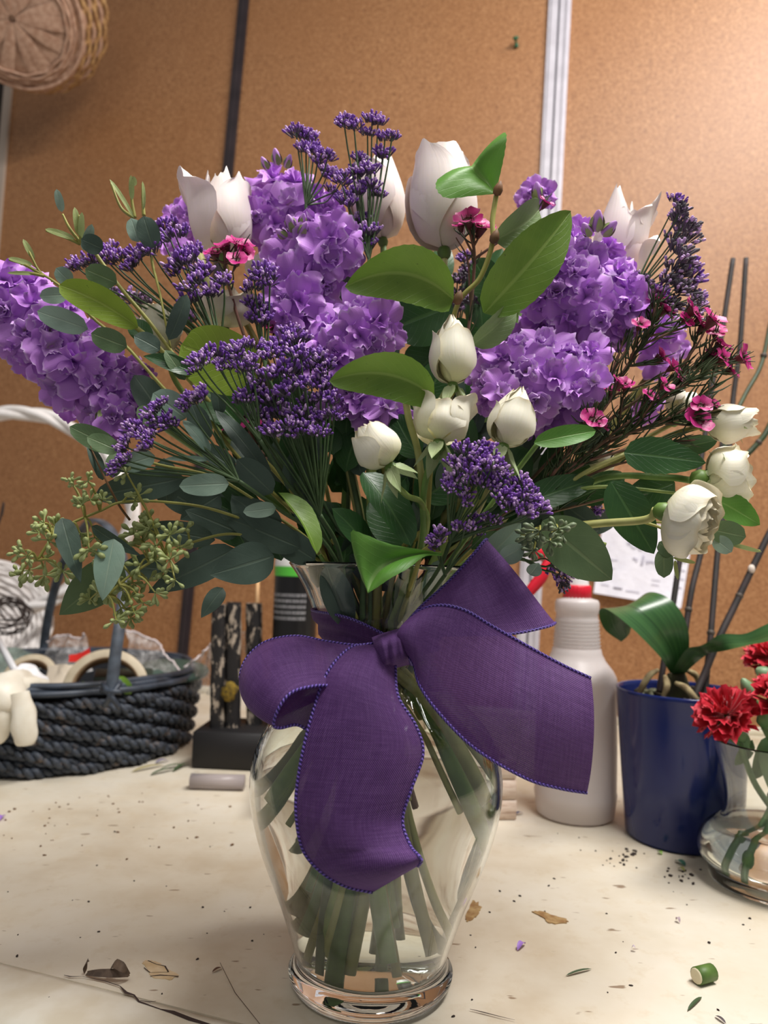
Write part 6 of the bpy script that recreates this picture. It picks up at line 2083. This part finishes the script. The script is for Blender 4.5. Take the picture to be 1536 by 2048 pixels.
leaf(b, (556, 985), (634, 1108), 40, .42, .41, salal, -.95, .5, .08, .5, .6, n=18, serr=.012)
leaf(b, (820, 1100), (740, 1000), 84, .455, .46, salal_d, .2, .2, .06)
b = branch('lemon_leaf_branch', 'dark lemon leaf branch right of the centre, one glossy leaf beside the statice', 'leaf branch', [(1078, 884, .42), (1020, 960, .43), (930, 1080, .445)], .0015, stem_g, LG)
leaf(b, (1068, 886), (1192, 862), 44, .415, .42, salal_b, -.2, .3, .06, .5, .6, n=16)
leaf(b, (1040, 1010), (1190, 960), 62, .45, .455, salal_d, -.3, .25, .05, .5, .7, n=16)
leaf(b, (1010, 1060), (1120, 1020), 70, .46, .465, salal_d, .2, .2, .06)
leaf(b, (960, 1000), (1060, 900), 90, .465, .47, salal_d, .2, .2, .06)
leaf(b, (940, 1040), (1020, 950), 80, .475, .48, salal_d, .2, .2, .06)
b = branch('rose_foliage', 'veined dark green rose leaves under the right spray roses', 'leaf branch', [(1250, 908, .445), (1170, 945, .45), (1060, 1020, .465)], .0013, stem_g)
leaf(b, (1248, 905), (1412, 926), 74, .44, .43, salal_d, -.2, .1, .05, .45, .8, n=18, serr=.02)
leaf(b, (1330, 900), (1436, 880), 40, .47, .47, salal_d, .2, .2, .06)
leaf(b, (1434, 1000), (1520, 1050), 56, .425, .42, salal_b, -.2, .25, .08, .45, .8, n=16, serr=.02)
leaf(b, (1150, 1000), (1250, 950), 60, .47, .475, salal_d, .2, .2, .06)
stem(b, [P(1434, 1000, .425), P(1340, 985, .44), P(1180, 975, .45), P(1060, 1020, .465)], .001, stem_g, invase=False, nm='leaf_stalk')

# eucalyptus
EG = 'eucalyptus sprigs in the bouquet'
b = branch('eucalyptus_sprig', 'silver round leaved eucalyptus sprig at the upper left, thin sprouts on top', 'eucalyptus', [(158, 452, .425), (190, 505, .428), (240, 574, .43), (300, 645, .432), (342, 702, .435), (382, 760, .44), (440, 870, .45), (560, 1000, .46)], .0012, stem_y, EG)
for q in ([(125, 428, .42), (140, 458, .422), (165, 490, .427)], [(92, 462, .42), (130, 475, .422), (160, 488, .427)], [(158, 430, .42), (160, 470, .423), (168, 495, .427)],
          [(342, 702, .435), (330, 640, .43), (318, 580, .43), (305, 530, .43), (300, 490, .43), (285, 440, .428)], [(222, 366, .425), (242, 415, .427), (268, 436, .428)], [(263, 358, .425), (264, 400, .427), (270, 436, .428)], [(285, 366, .425), (286, 400, .427), (288, 432, .428)],
          [(48, 482, .42), (66, 520, .422), (82, 546, .424), (120, 572, .426), (190, 640, .43), (250, 690, .432), (330, 780, .437), (400, 850, .445)], [(18, 520, .42), (50, 530, .422), (82, 548, .424)], [(18, 546, .42), (60, 547, .422), (88, 552, .424)]):
    m = MB()
    m.tube(cat_rom([P(*p) for p in q], 20), [.0006, .0009, .0012], 5)
    m.build('twig', stem_y, b)
for bx, by, tx, ty, w_, mt, rl in ((124, 424, 113, 378, 17, euc_s, 0), (156, 470, 149, 414, 14, euc_y, .3), (163, 480, 164, 424, 13, euc_y, -.2), (150, 478, 90, 458, 13, euc_y, .3), (166, 500, 184, 448, 20, euc_s, .3),
                               (206, 498, 162, 478, 40, euc_d, 0), (234, 566, 170, 538, 46, euc_g, 0), (142, 566, 112, 536, 34, euc_s, 0), (134, 590, 79, 592, 34, euc_s, 0), (176, 658, 74, 622, 48, euc_s, 0), (254, 694, 182, 666, 48, euc_g, 0),
                               (306, 496, 287, 432, 46, euc_d, 0), (276, 484, 262, 436, 34, euc_s, .3), (338, 680, 374, 588, 36, euc_d, .2), (268, 436, 219, 358, 9, euc_y, .3), (264, 400, 262, 350, 11, euc_y, 0), (270, 372, 266, 352, 10, euc_y, .4), (287, 420, 285, 362, 7, euc_y, .5),
                               (68, 520, 46, 478, 12, euc_y, .2), (66, 530, 16, 516, 11, euc_y, .3), (80, 548, 14, 546, 8, euc_y, .2), (320, 700, 268, 672, 40, euc_d, .3), (370, 760, 330, 700, 30, euc_g, .3)):
    leaf(b, (bx, by), (tx, ty), w_, .424, .418, mt, rl, .12, .06, .45, .5, n=10, wn=7)
b = branch('eucalyptus_sprig', 'grey green eucalyptus sprig at the lower left, oval leaves over the wicker handle', 'eucalyptus', [(235, 905, .43), (320, 930, .43), (420, 950, .435), (470, 975, .438), (550, 1030, .445), (640, 1110, .455)], .0009, stem_y, EG)
m = MB()
m.tube(cat_rom([P(*p) for p in ((178, 880, .42), (186, 905, .42), (212, 960, .42), (238, 1010, .425), (260, 1040, .43))], 16), [.0005, .0008], 5)
m.build('twig', stem_b, b)
for bx, by, tx, ty, w_, mt, rl, y_ in ((458, 967, 358, 972, 46, euc_s, 0, .405), (236, 900, 139, 853, 46, euc_g, 0, .42), (238, 902, 174, 874, 38, euc_g, .2, .415), (310, 912, 232, 936, 42, euc_s, .1, .42), (372, 836, 306, 786, 62, euc_s, 0, .42),
                                   (412, 884, 383, 806, 46, euc_d, .1, .42), (545, 986, 474, 918, 56, euc_d, 0, .42), (552, 1016, 486, 1024, 32, euc_s, 0, .415), (370, 956, 188, 992, 62, euc_d, 0, .43), (334, 1008, 328, 916, 54, euc_d, .1, .435), (236, 905, 224, 956, 36, euc_g, .2, .43),
                                   (206, 960, 176, 890, 24, euc_d, .5, .42), (420, 905, 365, 840, 24, euc_s, .5, .41), (418, 920, 330, 918, 12, euc_s, .4, .41), (470, 940, 400, 890, 40, euc_d, .2, .44), (540, 960, 430, 820, 36, euc_d, .5, .43), (440, 830, 430, 760, 30, euc_d, .3, .43), (330, 840, 268, 750, 60, euc_d, .2, .45), (320, 850, 275, 815, 40, euc_g, .1, .425), (560, 1100, 500, 1020, 60, euc_d, .1, .45)):
    leaf(b, (bx, by), (tx, ty), w_, y_ + .004, y_, mt, rl, .14, .06, .45, .55, n=12, wn=7)
# seeded eucalyptus
pod = mottled('seed_pod', (178, 186, 124), (142, 156, 96), 300, 0.5)
pod_d = mottled('grey_seed_pod', (128, 142, 108), (100, 116, 84), 300, 0.5)
SEED = []
for k in range(5):
    r_ = random.Random(700 + k)
    m = MB()
    for i in range(r_.randint(7, 10)):
        d = nrm([r_.uniform(-1, 1), r_.uniform(-1, 1), r_.uniform(-.35, 1)])
        L_ = r_.uniform(.75, 1.05)
        F_ = frame(d)
        m.revolve([(.035, .06 * L_), (.045, .35 * L_), (.09, .5 * L_), (.155, .72 * L_), (.145, .85 * L_), (.06, .97 * L_), (.001, 1.0 * L_)], 7, 0, (0, 0, 0), F_)
    SEED.append(m)
SEEDM = [m.mesh('seed_cluster', pod) for m in SEED] + [m.mesh('seed_cluster', pod_d) for m in SEED]


def seeds(parent, lst, y, joins, grey=False, seed=1, sc=.92):
    r_ = random.Random(seed)
    jm = np.array([P(*q) for q in joins])
    m = MB()
    for (x, yy_, s) in lst:
        p = P(x, yy_, y + r_.uniform(-.012, .012))
        i = int(np.argmin(np.linalg.norm(jm - p, axis=1)))
        j = jm[i]
        d = nrm(nrm(p - j) + np.array([r_.uniform(-.3, .3), r_.uniform(-.5, .1), r_.uniform(-.5, .2)]))
        put('seed_cluster', SEEDM[(5 if grey else 0) + r_.randrange(5)], parent, mat4(p, d, PX(s, y) * sc, r_.uniform(0, 6.28)))
        m.tube(cat_rom([p, p * .5 + j * .5 + np.array([0, 0, .003]), j], 8), [.0005, .0008], 4, cap=False)
    tag(m.build('twigs', stem_y, parent), kind='stuff')


b = branch('seeded_eucalyptus', 'seeded eucalyptus branch hanging out at the far lower left', 'eucalyptus', [(75, 1120, .41), (105, 1075, .412), (140, 1048, .415), (200, 1022, .42), (245, 1004, .425), (330, 1004, .43), (430, 1020, .435), (560, 1070, .45), (660, 1130, .46)], .0008, stem_y, EG)
J = [(75, 1120, .41), (105, 1075, .412), (140, 1048, .415), (170, 1035, .417), (200, 1022, .42), (245, 1004, .425)]
seeds(b, [(88, 1046, 34), (78, 1066, 34), (112, 1056, 34), (95, 1080, 34), (40, 1104, 30), (58, 1140, 40), (40, 1150, 30), (90, 1150, 38), (125, 1142, 34), (90, 1120, 34), (128, 1085, 30), (160, 1066, 34), (178, 1098, 40), (160, 1100, 34), (190, 1075, 34), (140, 962, 26), (148, 972, 24), (176, 962, 26), (180, 1000, 30), (205, 1000, 28), (165, 1010, 28), (270, 998, 34), (55, 1112, 26), (100, 1050, 26)], .412, J, seed=1)
leaf(b, (124, 1036), (162, 1166), 46, .405, .40, euc_d, .1, .1, .06, .5, 1.0, n=16)
leaf(b, (184, 1052), (284, 1112), 26, .415, .41, euc_d, .4, .2, .06, .5, .9, n=14)
b = branch('seeded_eucalyptus', 'seeded eucalyptus branch drooping below the silver leaves at the left', 'eucalyptus', [(215, 1190, .41), (262, 1150, .415), (330, 1108, .42), (400, 1080, .43), (470, 1068, .437), (560, 1090, .45), (660, 1140, .46)], .0008, stem_y, EG)
J = [(215, 1190, .41), (240, 1170, .412), (262, 1150, .415), (300, 1126, .418), (330, 1108, .42), (380, 1086, .428)]
seeds(b, [(270, 1068, 40), (300, 1058, 38), (262, 1090, 38), (312, 1092, 38), (286, 1082, 40), (252, 945, 32), (276, 992, 34), (300, 1040, 34), (205, 1108, 30), (206, 1126, 30), (196, 1186, 32), (216, 1186, 36), (180, 1198, 30), (262, 1192, 34), (296, 1162, 34), (310, 1185, 30), (242, 1216, 34), (232, 1240, 32), (268, 1224, 32), (262, 1236, 28), (280, 1130, 36), (340, 1118, 36), (360, 1096, 34), (330, 1140, 34), (265, 1165, 34), (245, 1180, 34), (310, 1120, 34), (340, 1070, 34), (370, 1060, 34), (350, 1160, 28), (285, 1205, 28), (232, 1160, 28)], .415, J, seed=2)
for bx, by, tx, ty, w_, mt, rl, y_ in ((228, 1078, 205, 1202, 58, euc_s, .1, .40), (246, 1128, 118, 1230, 84, euc_g, .1, .43), (470, 1098, 296, 1186, 66, euc_d, 0, .425), (548, 1112, 420, 1150, 84, euc_d, 0, .415), (446, 1176, 402, 1236, 36, euc_d, .2, .42), (330, 1140, 240, 1130, 54, euc_d, .2, .44),
                                   (430, 1080, 270, 1052, 50, euc_d, .1, .44), (600, 1096, 440, 1030, 64, euc_d, .1, .44), (560, 1060, 462, 992, 58, euc_d, .1, .44), (480, 1066, 370, 1020, 60, euc_d, .1, .45), (630, 1120, 520, 1052, 60, euc_d, .1, .445), (640, 1060, 580, 990, 50, euc_d, .2, .46), (400, 1020, 300, 960, 60, euc_d, .1, .46), (440, 990, 360, 1040, 60, euc_d, .1, .455)):
    leaf(b, (bx, by), (tx, ty), w_, y_ + .006, y_, mt, rl, .12, .06, .55, .95, n=16, wn=7)
b = branch('seeded_eucalyptus', 'seeded eucalyptus branch with big grey green leaves at the lower right, over the spray bottle', 'eucalyptus', [(1212, 1090, .43), (1120, 1062, .435), (1050, 1064, .44), (960, 1100, .455)], .0013, stem_g, EG)
J = [(1110, 1062, .43), (1080, 1062, .432), (1050, 1064, .435)]
seeds(b, [(1080, 1062, 44), (1116, 1058, 40), (1062, 1072, 36), (1100, 1082, 36), (1125, 1068, 30), (1068, 1100, 30)], .415, J, grey=True, seed=3)
for bx, by, tx, ty, w_, mt, rl, y_ in ((1085, 1042, 1224, 1160, 106, euc_g, 0, .43), (1222, 962, 1308, 1108, 84, salal_d, 0, .445), (1350, 966, 1240, 1008, 66, salal_d, .1, .46), (958, 1132, 1042, 1046, 56, euc_s, .3, .44), (1010, 1080, 1100, 1030, 60, euc_d, .2, .46), (1130, 1010, 1200, 1060, 50, euc_d, .2, .47), (1000, 1120, 1050, 1090, 40, euc_s, .4, .43), (1060, 1150, 1078, 1126, 30, euc_s, .4, .43)):
    leaf(b, (bx, by), (tx, ty), w_, y_, y_ - .004, mt, rl, .12, .05, .6, .8, n=16, wn=9)
b = branch('eucalyptus_sprig', 'small eucalyptus sprig with round leaves hanging under the biggest spray rose', 'eucalyptus', [(1345, 1118, .42), (1326, 1090, .42), (1330, 1060, .43), (1240, 1040, .44), (1080, 1060, .455)], .0009, stem_y, EG)
for bx, by, tx, ty, w_, mt, rl in ((1318, 1084, 1350, 1112, 32, euc_g, 0), (1328, 1098, 1328, 1156, 36, euc_g, 0), (1346, 1115, 1392, 1126, 9, euc_y, 0), (1350, 1120, 1356, 1160, 8, euc_y, .2), (1420, 1058, 1492, 1074, 50, euc_g, 0), (1428, 1076, 1464, 1104, 34, euc_s, 0), (1452, 1085, 1524, 1104, 9, euc_y, .1)):
    leaf(b, (bx, by), (tx, ty), w_, .418, .414, mt, rl, .12, .05, .45, .5, n=10, wn=7)
m = MB()
m.tube(cat_rom([P(1520, 1102, .415), P(1470, 1090, .417), P(1430, 1072, .42), P(1380, 1050, .43), P(1280, 1042, .44)], 16), .0007, 5)
m.build('twig', stem_y, b)
b = branch('eucalyptus_sprig', 'slate eucalyptus leaves sunk inside the vase mouth', 'eucalyptus', [(640, 1110, .45), (655, 1140, .455)], .0012, stem_g, EG)
leaf(b, (655, 1128), (700, 1262), 64, .444, .452, euc_d, 0, .1, .04, .55, .7, n=14)
leaf(b, (880, 1120), (850, 1230), 40, .447, .455, euc_s, .4, .1, .04, .55, .7, n=14)
leaf(b, (700, 1110), (790, 1180), 50, .47, .47, euc_d, .3, .1, .04, .55, .7, n=14)
# greenery filling the dark heart of the bouquet
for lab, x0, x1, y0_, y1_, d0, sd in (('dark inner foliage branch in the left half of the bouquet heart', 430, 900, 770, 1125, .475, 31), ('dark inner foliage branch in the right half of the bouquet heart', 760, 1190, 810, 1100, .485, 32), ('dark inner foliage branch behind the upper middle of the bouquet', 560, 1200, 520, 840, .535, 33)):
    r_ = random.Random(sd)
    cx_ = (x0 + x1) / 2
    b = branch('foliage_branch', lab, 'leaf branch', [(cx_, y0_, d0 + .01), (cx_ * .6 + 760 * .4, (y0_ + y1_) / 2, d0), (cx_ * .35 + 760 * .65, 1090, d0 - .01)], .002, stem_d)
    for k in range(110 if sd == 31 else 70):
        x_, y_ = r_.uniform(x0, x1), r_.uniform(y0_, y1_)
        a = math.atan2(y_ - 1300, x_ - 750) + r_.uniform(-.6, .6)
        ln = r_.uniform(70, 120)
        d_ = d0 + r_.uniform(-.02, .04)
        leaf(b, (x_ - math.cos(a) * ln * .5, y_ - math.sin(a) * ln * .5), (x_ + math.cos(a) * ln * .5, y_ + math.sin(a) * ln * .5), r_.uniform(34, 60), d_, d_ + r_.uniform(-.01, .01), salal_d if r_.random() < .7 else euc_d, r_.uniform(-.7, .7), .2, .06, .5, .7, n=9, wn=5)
